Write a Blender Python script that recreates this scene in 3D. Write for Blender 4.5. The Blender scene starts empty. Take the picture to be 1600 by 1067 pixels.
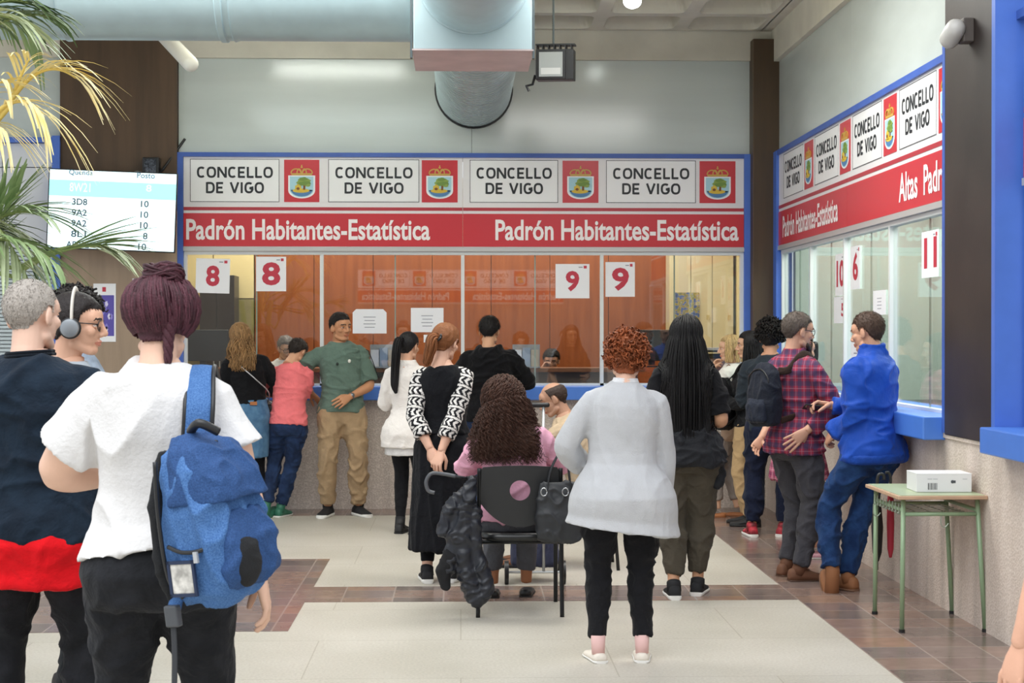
import bpy, bmesh, math, random
import numpy as np
from mathutils import Vector as V, Matrix, noise

random.seed(7)
R = math.radians
scn = bpy.context.scene
C = scn.collection

# ------------------------------------------------------------------ camera
F_PX = 2500.0                       # focal length in pixels of the 1600 x 1067 frame
CAM_H = 1.60
YAW = math.atan(80 / F_PX)          # the side wall runs along +Y and vanishes at (720, 522)
PITCH = math.atan(11.5 / F_PX)
cam_d = bpy.data.cameras.new('camera')
cam_d.lens = 36 * F_PX / 1600
cam_d.sensor_width = 36
cam_d.clip_end = 200
cam_d.dof.use_dof = True
cam_d.dof.focus_distance = 11.0
cam_d.dof.aperture_fstop = 14.0
cam = bpy.data.objects.new('camera', cam_d)
cam.location = (0, 0, CAM_H)
cam.rotation_euler = (R(90) - PITCH, 0, -YAW)
C.objects.link(cam)
scn.camera = cam

# ------------------------------------------------------------------ colour management, sky
scn.view_settings.view_transform = 'Standard'
scn.view_settings.look = 'None'
scn.view_settings.gamma = 1
scn.view_settings.use_curve_mapping = False
scn.view_settings.exposure = 0.45
world = bpy.data.worlds.new('overcast_sky')
scn.world = world
world.use_nodes = True
bg = world.node_tree.nodes['Background']
bg.inputs[0].default_value = (0.90, 0.95, 1.0, 1)
bg.inputs[1].default_value = 0.92

def area_lamp(name, loc, size, power, color=(1, 1, 1), rot=(0, 0, 0)):
    d = bpy.data.lights.new(name, 'AREA')
    d.shape = 'RECTANGLE'
    d.size, d.size_y = size
    d.energy = power
    d.color = color
    o = bpy.data.objects.new(name, d)
    o.location = loc
    o.rotation_euler = rot
    C.objects.link(o)
    return o

# daylight falling through the roof light over the hall, behind and above the camera
sky_light = area_lamp('roof_daylight', (-1.5, 2.0, 7.5), (7, 7), 430, (0.97, 0.985, 1.0), (R(8), R(-6), 0))
# fluorescent ceiling lighting over the queue and in the two offices, plus an added upward fill
area_lamp('hall_fluorescents', (-0.2, 10.2, 4.15), (4.8, 1.6), 190, (1.0, 0.99, 0.95))
area_lamp('ceiling_bounce_fill', (-0.2, 11.7, 4.18), (5.0, 1.6), 45, (1.0, 0.99, 0.95), (math.pi, 0, 0))  # added fill for the waffle ceiling, standing in for daylight bounce
area_lamp('office_fluorescents', (-0.2, 16.2, 2.92), (5.0, 1.4), 75, (1.0, 0.95, 0.85))
area_lamp('side_office_fluorescents', (3.6, 11.5, 2.92), (0.9, 5.0), 75, (0.95, 1.0, 0.97))

# ------------------------------------------------------------------ pixel -> place
def _ray(px, py):
    cp, sp, cy, sy = math.cos(PITCH), math.sin(PITCH), math.cos(YAW), math.sin(YAW)
    f = V((sy * cp, cy * cp, -sp)); r = V((cy, -sy, 0)); u = r.cross(f)
    return f + r * ((px - 800) / F_PX) - u * ((py - 533.5) / F_PX)
def at_y(px, py, Y):
    d = _ray(px, py); return V((0, 0, CAM_H)) + d * (Y / d.y)
def at_x(px, py, X):
    d = _ray(px, py); return V((0, 0, CAM_H)) + d * (X / d.x)
def ground(px, py):
    d = _ray(px, py); return V((0, 0, CAM_H)) + d * (-CAM_H / d.z)

# ------------------------------------------------------------------ materials
def lin(h):
    if not isinstance(h, str): return tuple(h)
    h = h.lstrip('#')
    c = [int(h[i:i + 2], 16) / 255 for i in (0, 2, 4)]
    return tuple(x / 12.92 if x <= .04045 else ((x + .055) / 1.055) ** 2.4 for x in c)

_M = {}
def mat(name, col='#808080', rough=.6, metal=0., var=0., vscale=8., bump=0., bscale=60., emit=0., spec=.5, stretch=(1, 1, 1), col2=None, sheen=0.):
    if name in _M: return _M[name]
    m = bpy.data.materials.new(name); _M[name] = m
    m.use_nodes = True
    nt = m.node_tree; N = nt.nodes; L = nt.links
    b = N['Principled BSDF']
    c = lin(col)
    b.inputs['Base Color'].default_value = (*c, 1)
    b.inputs['Roughness'].default_value = rough
    b.inputs['Metallic'].default_value = metal
    b.inputs['Specular IOR Level'].default_value = spec
    if sheen: b.inputs['Sheen Weight'].default_value = sheen
    if var or bump or col2:
        tc = N.new('ShaderNodeTexCoord'); mp = N.new('ShaderNodeMapping')
        mp.inputs['Scale'].default_value = stretch
        L.new(tc.outputs['Object'], mp.inputs[0])
    if var or col2:
        n = N.new('ShaderNodeTexNoise'); n.inputs['Scale'].default_value = vscale; n.inputs['Detail'].default_value = 5
        L.new(mp.outputs[0], n.inputs['Vector'])
        r = N.new('ShaderNodeValToRGB')
        c2 = lin(col2) if col2 else tuple(min(1, x * (1 + var)) for x in c)
        c1 = c if col2 else tuple(x * (1 - var) for x in c)
        r.color_ramp.elements[0].color = (*c1, 1); r.color_ramp.elements[0].position = .35
        r.color_ramp.elements[1].color = (*c2, 1); r.color_ramp.elements[1].position = .65
        L.new(n.outputs[0], r.inputs[0]); L.new(r.outputs[0], b.inputs['Base Color'])
    if bump:
        n2 = N.new('ShaderNodeTexNoise'); n2.inputs['Scale'].default_value = bscale; n2.inputs['Detail'].default_value = 3
        L.new(mp.outputs[0], n2.inputs['Vector'])
        bp = N.new('ShaderNodeBump'); bp.inputs['Strength'].default_value = bump; bp.inputs['Distance'].default_value = .01
        L.new(n2.outputs[0], bp.inputs['Height']); L.new(bp.outputs[0], b.inputs['Normal'])
    if emit:
        b.inputs['Emission Color'].default_value = (*c, 1); b.inputs['Emission Strength'].default_value = emit
    return m

def cloth(name, col, var=.12, rough=.88, bump=.25, bscale=90., vscale=14., col2=None, fold=.45):
    if name in _M: return _M[name]
    m = mat(name, col, rough, 0, var, vscale, bump, bscale, spec=.15, col2=col2, sheen=.05)
    N, L, b = nodes_of(m)
    tc = N.new('ShaderNodeTexCoord'); n = N.new('ShaderNodeTexNoise'); n.inputs['Scale'].default_value = 9; n.inputs['Detail'].default_value = 3; n.inputs['Distortion'].default_value = 1.2
    L.new(tc.outputs['Object'], n.inputs['Vector'])
    bp = N.new('ShaderNodeBump'); bp.inputs['Strength'].default_value = fold; bp.inputs['Distance'].default_value = .03
    L.new(n.outputs[0], bp.inputs['Height'])
    old = b.inputs['Normal'].links
    if old: L.new(bp.outputs[0], old[0].from_node.inputs['Normal'])
    else: L.new(bp.outputs[0], b.inputs['Normal'])
    return m

def nodes_of(m): return m.node_tree.nodes, m.node_tree.links, m.node_tree.nodes['Principled BSDF']

def ramp(N, stops, interp='LINEAR'):
    r = N.new('ShaderNodeValToRGB'); r.color_ramp.interpolation = interp
    e = r.color_ramp.elements
    while len(e) < len(stops): e.new(.5)
    for i, (p, c) in enumerate(stops):
        e[i].position = p; e[i].color = (*lin(c), 1)
    return r

def math_node(N, L, op, a, b=None):
    n = N.new('ShaderNodeMath'); n.operation = op
    for i, x in enumerate((a, b)):
        if x is None: continue
        if isinstance(x, (int, float)): n.inputs[i].default_value = x
        else: L.new(x, n.inputs[i])
    return n.outputs[0]

def glass_material(name, tint, refl):
    m = bpy.data.materials.new(name); m.use_nodes = True
    N = m.node_tree.nodes; L = m.node_tree.links
    N.remove(N['Principled BSDF'])
    t = N.new('ShaderNodeBsdfTransparent'); t.inputs[0].default_value = (*tint, 1)
    g = N.new('ShaderNodeBsdfGlossy'); g.inputs['Roughness'].default_value = .015
    lw = N.new('ShaderNodeLayerWeight'); lw.inputs[0].default_value = .5
    fr = math_node(N, L, 'ADD', math_node(N, L, 'MULTIPLY', math_node(N, L, 'POWER', lw.outputs['Facing'], 4.), .7), refl)
    mx = N.new('ShaderNodeMixShader')
    L.new(fr, mx.inputs[0]); L.new(t.outputs[0], mx.inputs[1]); L.new(g.outputs[0], mx.inputs[2])
    L.new(mx.outputs[0], N['Material Output'].inputs[0])
    return m

# ------------------------------------------------------------------ mesh building
class MB:
    """collects shapes; build() links them as ONE mesh object"""
    def __init__(s): s.v = []; s.f = []; s.m = []; s.mi = 0
    def add(s, vs, fs, mi=None):
        o = len(s.v); s.v.extend(tuple(p) for p in vs)
        s.f.extend(tuple(i + o for i in f) for f in fs)
        s.m.extend([s.mi if mi is None else mi] * len(fs)); return s
    def box(s, lo, hi, M=None, mi=None):
        x0, y0, z0 = lo; x1, y1, z1 = hi
        vs = [V(p) for p in ((x0, y0, z0), (x1, y0, z0), (x1, y1, z0), (x0, y1, z0), (x0, y0, z1), (x1, y0, z1), (x1, y1, z1), (x0, y1, z1))]
        if M: vs = [M @ p for p in vs]
        return s.add(vs, [(0, 3, 2, 1), (4, 5, 6, 7), (0, 1, 5, 4), (1, 2, 6, 5), (2, 3, 7, 6), (3, 0, 4, 7)], mi)
    def rings(s, rs, cap=True, mi=None, close=False):
        n = len(rs[0]); vs = [p for r in rs for p in r]; fs = []
        k = len(rs)
        for j in range(k if close else k - 1):
            a = j * n; b = ((j + 1) % k) * n
            for i in range(n):
                i2 = (i + 1) % n
                fs.append((a + i, a + i2, b + i2, b + i))
        if cap and not close:
            c0 = sum((V(p) for p in rs[0]), V()) / n; c1 = sum((V(p) for p in rs[-1]), V()) / n
            i0 = len(vs); vs = vs + [c0, c1]
            for i in range(n):
                fs.append((i0, (i + 1) % n, i)); fs.append((i0 + 1, (k - 1) * n + i, (k - 1) * n + (i + 1) % n))
        return s.add(vs, fs, mi)
    def tube(s, pts, rad, n=12, cap=True, mi=None, flat=None, up=None):
        """round (or flattened) tube through points; rad: number or list"""
        pts = [V(p) for p in pts]; k = len(pts)
        if not hasattr(rad, '__len__'): rad = [rad] * k
        rs = []; prev = None
        for i, p in enumerate(pts):
            t = (pts[min(i + 1, k - 1)] - pts[max(i - 1, 0)])
            if t.length < 1e-9: t = V((0, 0, 1))
            t.normalize()
            if prev is None:
                a = V(up) if up is not None else (V((0, 0, 1)) if abs(t.z) < .9 else V((1, 0, 0)))
                x = a.cross(t)
                if x.length < 1e-6: x = V((1, 0, 0)).cross(t)
                x.normalize()
            else:
                x = prev - t * prev.dot(t); x.normalize()
            y = t.cross(x); prev = x
            r = rad[i]; rx, ry = (r if hasattr(r, '__len__') else (r, r * (flat or 1)))
            rs.append([p + x * (rx * math.cos(2 * math.pi * q / n)) + y * (ry * math.sin(2 * math.pi * q / n)) for q in range(n)])
        return s.rings(rs, cap, mi)
    def capsule(s, pts, rad, n=12, mi=None):
        """tube with rounded ends"""
        pts = [V(p) for p in pts]
        if not hasattr(rad, '__len__'): rad = [rad] * len(pts)
        d0 = (pts[0] - pts[1]).normalized(); d1 = (pts[-1] - pts[-2]).normalized()
        P0 = [pts[0] + d0 * rad[0] * a for a in (.98, .8, .45)]; R0 = [rad[0] * a for a in (.2, .6, .9)]
        P1 = [pts[-1] + d1 * rad[-1] * a for a in (.45, .8, .98)]; R1 = [rad[-1] * a for a in (.9, .6, .2)]
        return s.tube(P0 + pts + P1, R0 + list(rad) + R1, n, True, mi)
    def ball(s, c, r, n=14, M=None, mi=None):
        c = V(c); r = V(r) if hasattr(r, '__len__') else V((r, r, r)); k = n // 2
        rs = []
        for j in range(k + 1):
            th = max(.04, min(math.pi - .04, math.pi * j / k))
            ring = []
            for i in range(n):
                ph = 2 * math.pi * i / n
                p = V((r.x * math.sin(th) * math.cos(ph), r.y * math.sin(th) * math.sin(ph), -r.z * math.cos(th)))
                if M: p = M @ p
                ring.append(c + p)
            rs.append(ring)
        return s.rings(rs, True, mi)
    def prism(s, poly, fn, d0, d1, mi=None):
        """2-D polygon extruded; fn(u, v, d) -> point"""
        n = len(poly)
        vs = [fn(u, v, d0) for u, v in poly] + [fn(u, v, d1) for u, v in poly]
        fs = [tuple(range(n - 1, -1, -1)), tuple(range(n, 2 * n))] + [(i, (i + 1) % n, n + (i + 1) % n, n + i) for i in range(n)]
        return s.add(vs, fs, mi)
    def build(s, name, mats, parent=None, smooth=False, bevel=0., M=None, auto=None):
        me = bpy.data.meshes.new(name)
        vs = [tuple(M @ V(p)) for p in s.v] if M else s.v
        me.from_pydata(vs, [], s.f)
        ml = mats if isinstance(mats, (list, tuple)) else [mats]
        for m in ml: me.materials.append(m)
        if len(ml) > 1: me.polygons.foreach_set('material_index', s.m)
        bm = bmesh.new(); bm.from_mesh(me)
        bmesh.ops.recalc_face_normals(bm, faces=bm.faces)
        bm.to_mesh(me); bm.free()
        if smooth: me.polygons.foreach_set('use_smooth', [True] * len(me.polygons))
        o = bpy.data.objects.new(name, me); C.objects.link(o)
        if parent: o.parent = parent
        if bevel:
            b = o.modifiers.new('bevel', 'BEVEL'); b.width = bevel; b.segments = 2; b.limit_method = 'ANGLE'; b.angle_limit = R(40)
        if auto and smooth:
            try: me.set_sharp_from_angle(angle=R(auto))
            except Exception: pass
        return o

def tag(o, label, cat, group=None):
    o['label'] = label; o['category'] = cat
    if group: o['group'] = group
    return o
def thing(name, label, cat, loc=(0, 0, 0), rot=(0, 0, 0), group=None):
    o = bpy.data.objects.new(name, None); o.empty_display_size = .1
    o.location = loc; o.rotation_euler = rot; C.objects.link(o)
    return tag(o, label, cat, group)
def struct(o):
    o['kind'] = 'structure'; return o
def smooth01(x, a, b):
    t = min(1, max(0, (x - a) / (b - a))); return t * t * (3 - 2 * t)
def lerp_table(tab, x):
    if x <= tab[0][0]: return tab[0][1:]
    for p, q in zip(tab, tab[1:]):
        if x <= q[0]:
            t = (x - p[0]) / (q[0] - p[0]); return tuple(a + (b - a) * t for a, b in zip(p[1:], q[1:]))
    return tab[-1][1:]
def spline(pts, per=6):
    """Catmull-Rom through points"""
    P = [V(p) for p in pts]; out = []
    for i in range(len(P) - 1):
        a = P[max(i - 1, 0)]; b = P[i]; c = P[i + 1]; d = P[min(i + 2, len(P) - 1)]
        for j in range(per):
            t = j / per
            out.append(.5 * ((2 * b) + (c - a) * t + (2 * a - 5 * b + 4 * c - d) * t * t + (3 * b - a - 3 * c + d) * t ** 3))
    out.append(P[-1]); return out

class Frame:
    """a wall's own axes: u along it, v up, n out towards the hall"""
    def __init__(s, o, u, v, n): s.o = V(o); s.u = V(u); s.v = V(v); s.n = V(n)
    def p(s, u, v, n=0.): return s.o + s.u * u + s.v * v + s.n * n
    def box(s, mb, u0, u1, v0, v1, n0, n1, mi=None):
        vs = [s.p(u, v, n) for n in (n0, n1) for u, v in ((u0, v0), (u1, v0), (u1, v1), (u0, v1))]
        mb.add(vs, [(0, 3, 2, 1), (4, 5, 6, 7), (0, 1, 5, 4), (1, 2, 6, 5), (2, 3, 7, 6), (3, 0, 4, 7)], mi); return mb
    def prism(s, mb, poly, n0, n1, mi=None): return mb.prism(poly, lambda u, v, d: s.p(u, v, d), n0, n1, mi)

def lettering(name, txt, frame, u0, u1, v0, v1, material, parent, n=.004, bold=.0, space=1., depth=.002, fit=True, align='CENTER'):
    """flat raised letters fitted into a box of a wall frame"""
    cu = bpy.data.curves.new('letters', 'FONT'); cu.body = txt; cu.align_x = align
    cu.offset = bold; cu.space_character = space; cu.space_line = .82; cu.resolution_u = 3
    cu.fill_mode = 'FRONT'
    o = bpy.data.objects.new('letters', cu); C.objects.link(o)
    dg = bpy.context.evaluated_depsgraph_get()
    me = o.evaluated_get(dg).to_mesh()
    vs = np.array([tuple(v.co) for v in me.vertices]); fs = [tuple(p.vertices) for p in me.polygons]
    o.evaluated_get(dg).to_mesh_clear(); bpy.data.objects.remove(o)
    lo = vs.min(0); hi = vs.max(0)
    su = (u1 - u0) / (hi[0] - lo[0]); sv = (v1 - v0) / (hi[1] - lo[1])
    if not fit: su = sv = min(su, sv)
    cx = (lo[0] + hi[0]) / 2; cy = (lo[1] + hi[1]) / 2
    mb = MB()
    mb.add([frame.p((u0 + u1) / 2 + (p[0] - cx) * su, (v0 + v1) / 2 + (p[1] - cy) * sv, n) for p in vs], fs)
    return mb.build(name, material, parent)
# ================================================================== THE SETTING
YB = 14.80            # plane of the back booth's glass and sign
YC = 14.65            # face of its concrete counter
XR = 2.94             # plane of the side booth's glass and sign
XC = 2.81             # face of its concrete counter
BACK = Frame((0, YB, 0), (1, 0, 0), (0, 0, 1), (0, -1, 0))
SIDE = Frame((XR, 0, 0), (0, -1, 0), (0, 0, 1), (-1, 0, 0))     # u = -Y

def tile_material():
    m = mat('brown_clay_tile', '#7a5a4c', .2)
    N, L, b = nodes_of(m)
    tc = N.new('ShaderNodeTexCoord'); sp = N.new('ShaderNodeSeparateXYZ'); L.new(tc.outputs['Object'], sp.inputs[0])
    u = math_node(N, L, 'DIVIDE', math_node(N, L, 'ADD', sp.outputs[0], 100 * .305 - 2.03), .305)
    v = math_node(N, L, 'DIVIDE', math_node(N, L, 'ADD', sp.outputs[1], .01), .27)
    cu = math_node(N, L, 'FLOOR', u); cv = math_node(N, L, 'FLOOR', v)
    cb = N.new('ShaderNodeCombineXYZ'); L.new(cu, cb.inputs[0]); L.new(cv, cb.inputs[1])
    wn = N.new('ShaderNodeTexWhiteNoise'); L.new(cb.outputs[0], wn.inputs[0])
    r = ramp(N, [(0, '#71655f'), (.3, '#83726a'), (.5, '#93796b'), (.7, '#7e706c'), (.9, '#9a7a68'), (1, '#796b69')])
    L.new(wn.outputs[0], r.inputs[0])
    nz = N.new('ShaderNodeTexNoise'); nz.inputs['Scale'].default_value = 9; nz.inputs['Detail'].default_value = 6
    L.new(tc.outputs['Object'], nz.inputs['Vector'])
    mx = N.new('ShaderNodeMix'); mx.data_type = 'RGBA'; mx.blend_type = 'OVERLAY'; mx.inputs[0].default_value = .35
    L.new(r.outputs[0], mx.inputs[6]); L.new(nz.outputs[0], mx.inputs[7])
    fu = math_node(N, L, 'FRACT', u); fv = math_node(N, L, 'FRACT', v)
    du = math_node(N, L, 'MULTIPLY', math_node(N, L, 'MINIMUM', fu, math_node(N, L, 'SUBTRACT', 1., fu)), .305)
    dv = math_node(N, L, 'MULTIPLY', math_node(N, L, 'MINIMUM', fv, math_node(N, L, 'SUBTRACT', 1., fv)), .27)
    g = math_node(N, L, 'LESS_THAN', math_node(N, L, 'MINIMUM', du, dv), .005)
    mg = N.new('ShaderNodeMix'); mg.data_type = 'RGBA'; L.new(g, mg.inputs[0]); L.new(mx.outputs[2], mg.inputs[6])
    mg.inputs[7].default_value = (*lin('#9d8d84'), 1)
    L.new(mg.outputs[2], b.inputs['Base Color'])
    return m

def slab_material():
    m = mat('pale_terrazzo', '#c9c5b8', .42)
    N, L, b = nodes_of(m)
    tc = N.new('ShaderNodeTexCoord')
    big = N.new('ShaderNodeTexNoise'); big.inputs['Scale'].default_value = 1.1; big.inputs['Detail'].default_value = 5
    L.new(tc.outputs['Object'], big.inputs['Vector'])
    r = ramp(N, [(.3, '#b8b2a5'), (.7, '#cac4b9')]); L.new(big.outputs[0], r.inputs[0])
    fine = N.new('ShaderNodeTexNoise'); fine.inputs['Scale'].default_value = 70; fine.inputs['Detail'].default_value = 4
    L.new(tc.outputs['Object'], fine.inputs['Vector'])
    mx = N.new('ShaderNodeMix'); mx.data_type = 'RGBA'; mx.blend_type = 'OVERLAY'; mx.inputs[0].default_value = .3
    L.new(r.outputs[0], mx.inputs[6]); L.new(fine.outputs[0], mx.inputs[7])
    br = N.new('ShaderNodeTexBrick'); br.offset = .5; br.inputs['Scale'].default_value = 1
    br.inputs['Brick Width'].default_value = 1.48; br.inputs['Row Height'].default_value = .93
    br.inputs['Mortar Size'].default_value = .004; br.inputs['Mortar Smooth'].default_value = .5
    br.inputs['Color1'].default_value = (1, 1, 1, 1); br.inputs['Color2'].default_value = (.94, .94, .93, 1); br.inputs['Mortar'].default_value = (.72, .70, .66, 1)
    L.new(tc.outputs['Object'], br.inputs['Vector'])
    m2 = N.new('ShaderNodeMix'); m2.data_type = 'RGBA'; m2.blend_type = 'MULTIPLY'; m2.inputs[0].default_value = 1
    L.new(mx.outputs[2], m2.inputs[6]); L.new(br.outputs[0], m2.inputs[7])
    L.new(m2.outputs[2], b.inputs['Base Color'])
    return m

def concrete_material(name, c1, c2, streak=.5):
    m = mat(name, c1, .9, spec=.2)
    N, L, b = nodes_of(m)
    tc = N.new('ShaderNodeTexCoord')
    fine = N.new('ShaderNodeTexVoronoi'); fine.inputs['Scale'].default_value = 75; L.new(tc.outputs['Object'], fine.inputs['Vector'])
    r = ramp(N, [(0., c2), (.5, c1), (1, '#e6ddd6')]); L.new(fine.outputs['Distance'], r.inputs[0])
    mp = N.new('ShaderNodeMapping'); mp.inputs['Scale'].default_value = (3.2, 3.2, .35); L.new(tc.outputs['Object'], mp.inputs[0])
    st = N.new('ShaderNodeTexNoise'); st.inputs['Scale'].default_value = 1.4; st.inputs['Detail'].default_value = 4; L.new(mp.outputs[0], st.inputs['Vector'])
    r2 = ramp(N, [(.3, '#a3978d'), (.48, '#e2d8cf'), (.7, '#fffaf4')]); L.new(st.outputs[0], r2.inputs[0])
    mx = N.new('ShaderNodeMix'); mx.data_type = 'RGBA'; mx.blend_type = 'MULTIPLY'; mx.inputs[0].default_value = streak
    L.new(r.outputs[0], mx.inputs[6]); L.new(r2.outputs[0], mx.inputs[7]); L.new(mx.outputs[2], b.inputs['Base Color'])
    bp = N.new('ShaderNodeBump'); bp.inputs['Strength'].default_value = .4; bp.inputs['Distance'].default_value = .006
    L.new(fine.outputs['Distance'], bp.inputs['Height']); L.new(bp.outputs[0], b.inputs['Normal'])
    return m

M_slab = slab_material(); M_tile = tile_material()
M_conc = concrete_material('granular_concrete', '#cfc4bb', '#b9aea5', .42)
M_conc2 = concrete_material('granular_concrete_pale', '#dfd3ca', '#cbbfb6', .55)
M_panel = mat('grey_lacquered_panel', '#c2cac6', .16, 0, .04, 1.6, .02, 4, spec=.6, stretch=(.3, 1, 3))
M_blue = mat('blue_paint', '#4d74cc', .4, 0, .04, 6)
M_bluedk = mat('blue_paint_frame', '#3f5fae', .45, 0, .06, 6)
M_brown = mat('brown_wood_board', '#54402d', .55, 0, .16, 2.2, .05, 30, stretch=(6, 6, .5))
M_pillar = mat('dark_pillar_board', '#2c2421', .5, 0, .18, 3, .03, 40, col2='#362d29')
M_cream = mat('cream_concrete', '#d3cebf', .85, 0, .06, 3, .1, 40)
M_white = mat('white_board', '#e9e8e6', .45)
M_alu = mat('white_aluminium', '#dfe2e0', .35, 0, .02, 5)
M_red = mat('red_sign_vinyl', '#c8303a', .3, spec=.5)
M_redlt = mat('red_stripe_vinyl', '#b2343f', .35)
M_ink = mat('black_ink', '#23262b', .5)
M_letter = mat('white_lettering', '#f6efee', .4)
M_steel = mat('galvanised_steel', '#b2cad1', .38, .25, .08, 3, .02, 20)
M_black = mat('black_plastic', '#1b1b1d', .4)
M_glass = glass_material('clear_window_glass', (.96, .975, .97), .095)
M_glass_side = glass_material('side_window_glass', (.94, .975, .96), .05)

# floor
mb = MB(); mb.box((-9, -11, -.1), (XC + .02, YC + .02, 0)); floor = struct(mb.build('floor', M_slab))
def tile_band(n, x0, x1, y0, y1):
    b = MB(); b.box((x0, y0, -.04), (x1, y1, .003)); return struct(b.build('trim_%d' % n, M_tile))
tile_band(1, 2.03, XC + .01, -2, YC - .5)            # along the side booth
tile_band(2, -9, XC + .01, YC - .5, YC + .01)        # along the back booth
tile_band(3, -.93, 2.03, 9.57, 10.14)                # across the hall
tile_band(4, -5.2, -.93, 8.64, 11.4)                 # around the planting on the left

# counters' concrete bodies
mb = MB(); mb.box((-2.66, YC, 0), (XC, YB + .10, 1.00)); struct(mb.build('wall_back', M_conc))
mb = MB(); mb.box((-9, YC, 0), (-3.34, YB + .10, .98)); struct(mb.build('wall_back', M_conc))
mb = MB(); mb.box((XC, -1, 0), (XR + .22, YC, 1.00)); struct(mb.build('wall_right', M_conc2))
mb = MB(); mb.box((XC - .012, 8.12, 1.0), (XR + .2, 9.26, 1.05)); struct(mb.build('trim_5', M_conc2))

# pillars and boards
def pillar(n, lo, hi, m):
    b = MB(); b.box(lo, hi); return struct(b.build('trim_%d' % n, m, bevel=.006))
xl = at_y(97, 300, YB).x; xr = at_y(279, 300, YB).x
pillar(6, (xl, YB - .08, at_y(190, 330, YB).z), (xr, YB + .08, at_y(190, 60, YB).z + .2), M_brown)
pillar(6, (xl, YB - .08, 0), (xr, YB + .08, at_y(190, 330, YB).z), mat('brown_board_daylit', '#a08a74', .5, 0, .08, 2.2, .05, 30, stretch=(6, 6, .5)))           # brown board left of the booth, daylight on its lower part painted in
xl2 = at_y(1175, 300, YC).x; xr2 = at_y(1220, 300, YC).x
pillar(7, (xl2, YC - .05, .99), (XR + .1, YB + .2, at_y(1190, 62, YC).z), mat('corner_pillar_board', '#4c3a26', .5, 0, .15, 2, .04, 30, stretch=(5, 5, .6)))
pillar(8, (XC - .02, 8.24, 1.02), (XR + .25, 9.15, 5.2), M_pillar)                       # dark pillar on the side wall
b = MB(); b.box((XC - .05, 8.19, 1.03), (XR + .02, 8.245, 5.2)); struct(b.build('trim_9', M_blue))
b = MB(); b.box((XC - .02, 9.15, 1.03), (XR + .05, 9.2, 3.27)); struct(b.build('trim_9', M_bluedk))

# grey lacquered panels over the signs
zt = 4.13
b = MB(); b.box((-2.6, YB + .07, 3.2), (XR, YB + .09, 4.2)); struct(b.build('trim_17', M_pillar))
b = MB(); b.box((-9, YB + .065, .9), (-3.3, YB + .14, 4.2)); struct(b.build('wall_back', mat('backing_grey', '#aab3b6', .6)))  # plain pale grey backing wall at the far left
for i, (x0, x1) in enumerate(((xr + .005, at_y(737, 200, YB).x - .002), (at_y(737, 200, YB).x + .002, xl2 + .02))):
    b = MB(); b.box((x0, YB - .02, 3.265), (x1, YB + .06, zt)); struct(b.build('wall_back', M_panel))
b = MB(); b.box((-9, YB - .02, at_y(50, 218, YB).z), (xl - .005, YB + .06, zt)); struct(b.build('wall_back', M_panel))
for y0, y1 in ((9.16, 11.9), (11.904, 14.64)):
    b = MB(); b.box((XR - .02, y0, 3.265), (XR + .06, y1, 4.10)); struct(b.build('wall_right', M_panel))
b = MB(); b.box((XR - .02, 3, 3.265), (XR + .06, 8.19, 5.2)); struct(b.build('wall_right', M_panel))
# concrete edge beams
b = MB(); b.box((-9, YB - .06, zt), (XR, YB + .3, 4.7)); struct(b.build('trim_10', M_cream))
b = MB(); b.box((XR - .07, 9.1, 4.10), (XR + .3, YB, 4.7)); struct(b.build('trim_11', M_cream))

# waffle ceiling
def waffle():
    b = MB(); z = 4.40; px, py = .77, .72; n = 32
    x1, y1 = 2.9, 14.74
    for i in range(10):
        for j in range(9):
            cx = x1 - px * (i + .5) - .12; cy = y1 - py * (j + .5) - .02
            hx, hy = px / 2, py / 2
            def ring(ax, ay, zz, p):
                out = []
                for k in range(n):
                    t = 2 * math.pi * k / n; c, s_ = math.cos(t), math.sin(t)
                    if p is None:
                        q = max(abs(c), abs(s_)); out.append(V((cx + hx * c / q, cy + hy * s_ / q, zz)))
                    else:
                        out.append(V((cx + ax * math.copysign(abs(c) ** p, c), cy + ay * math.copysign(abs(s_) ** p, s_), zz)))
                return out
            rs = [ring(0, 0, z, None), ring(.325, .30, z, .28), ring(.322, .297, z + .015, .28), ring(.312, .287, z + .05, .3), ring(.29, .265, z + .14, .34), ring(.25, .225, z + .21, .4), ring(.17, .15, z + .25, .5), ring(.05, .05, z + .26, 1)]
            b.rings(rs, False); b.add(rs[-1], [tuple(range(n))])
    b.box((x1 - 10 * px - .2, y1 - 9 * py - .1, z + .27), (XR + .3, YB + .3, z + .4))
    b.box((x1 - .13, y1 - 9 * py, z), (x1 + .1, y1 + .1, z + .28))
    return struct(b.build('ceiling', M_cream))
waffle()

# ---------------------------------------------------------------- back office seen through the glass
M_wood = mat('orange_veneer', '#9c5526', .32, 0, .12, 3, .02, 30, stretch=(5, 1, .4), col2='#8a471d')
M_yell = mat('cream_painted_wall', '#e6d59c', .8, 0, .03, 2)
YO = 17.9
b = MB(); b.box((-3.4, YB + .1, -.05), (XR + .05, YO + .1, 0)); struct(b.build('floor', mat('office_floor', '#8d8173', .5, 0, .1, 5)))
b = MB(); b.box((-3.4, YB + .05, 2.95), (XR + .05, YO + .1, 3.05)); struct(b.build('ceiling', mat('office_ceiling', '#e8e3d6', .9)))
b = MB(); b.box((-3.4, YO, 0), (XR + .05, YO + .1, 3.0)); struct(b.build('wall_back', M_yell))
b = MB(); b.box((-3.42, YB + .1, 0), (-3.32, YO, 3.0)); struct(b.build('wall_left', M_yell))
b = MB(); b.box((XR - .05, YB + .2, 0), (XR + .05, YO, 3.0)); struct(b.build('wall_right', M_yell))
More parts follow.
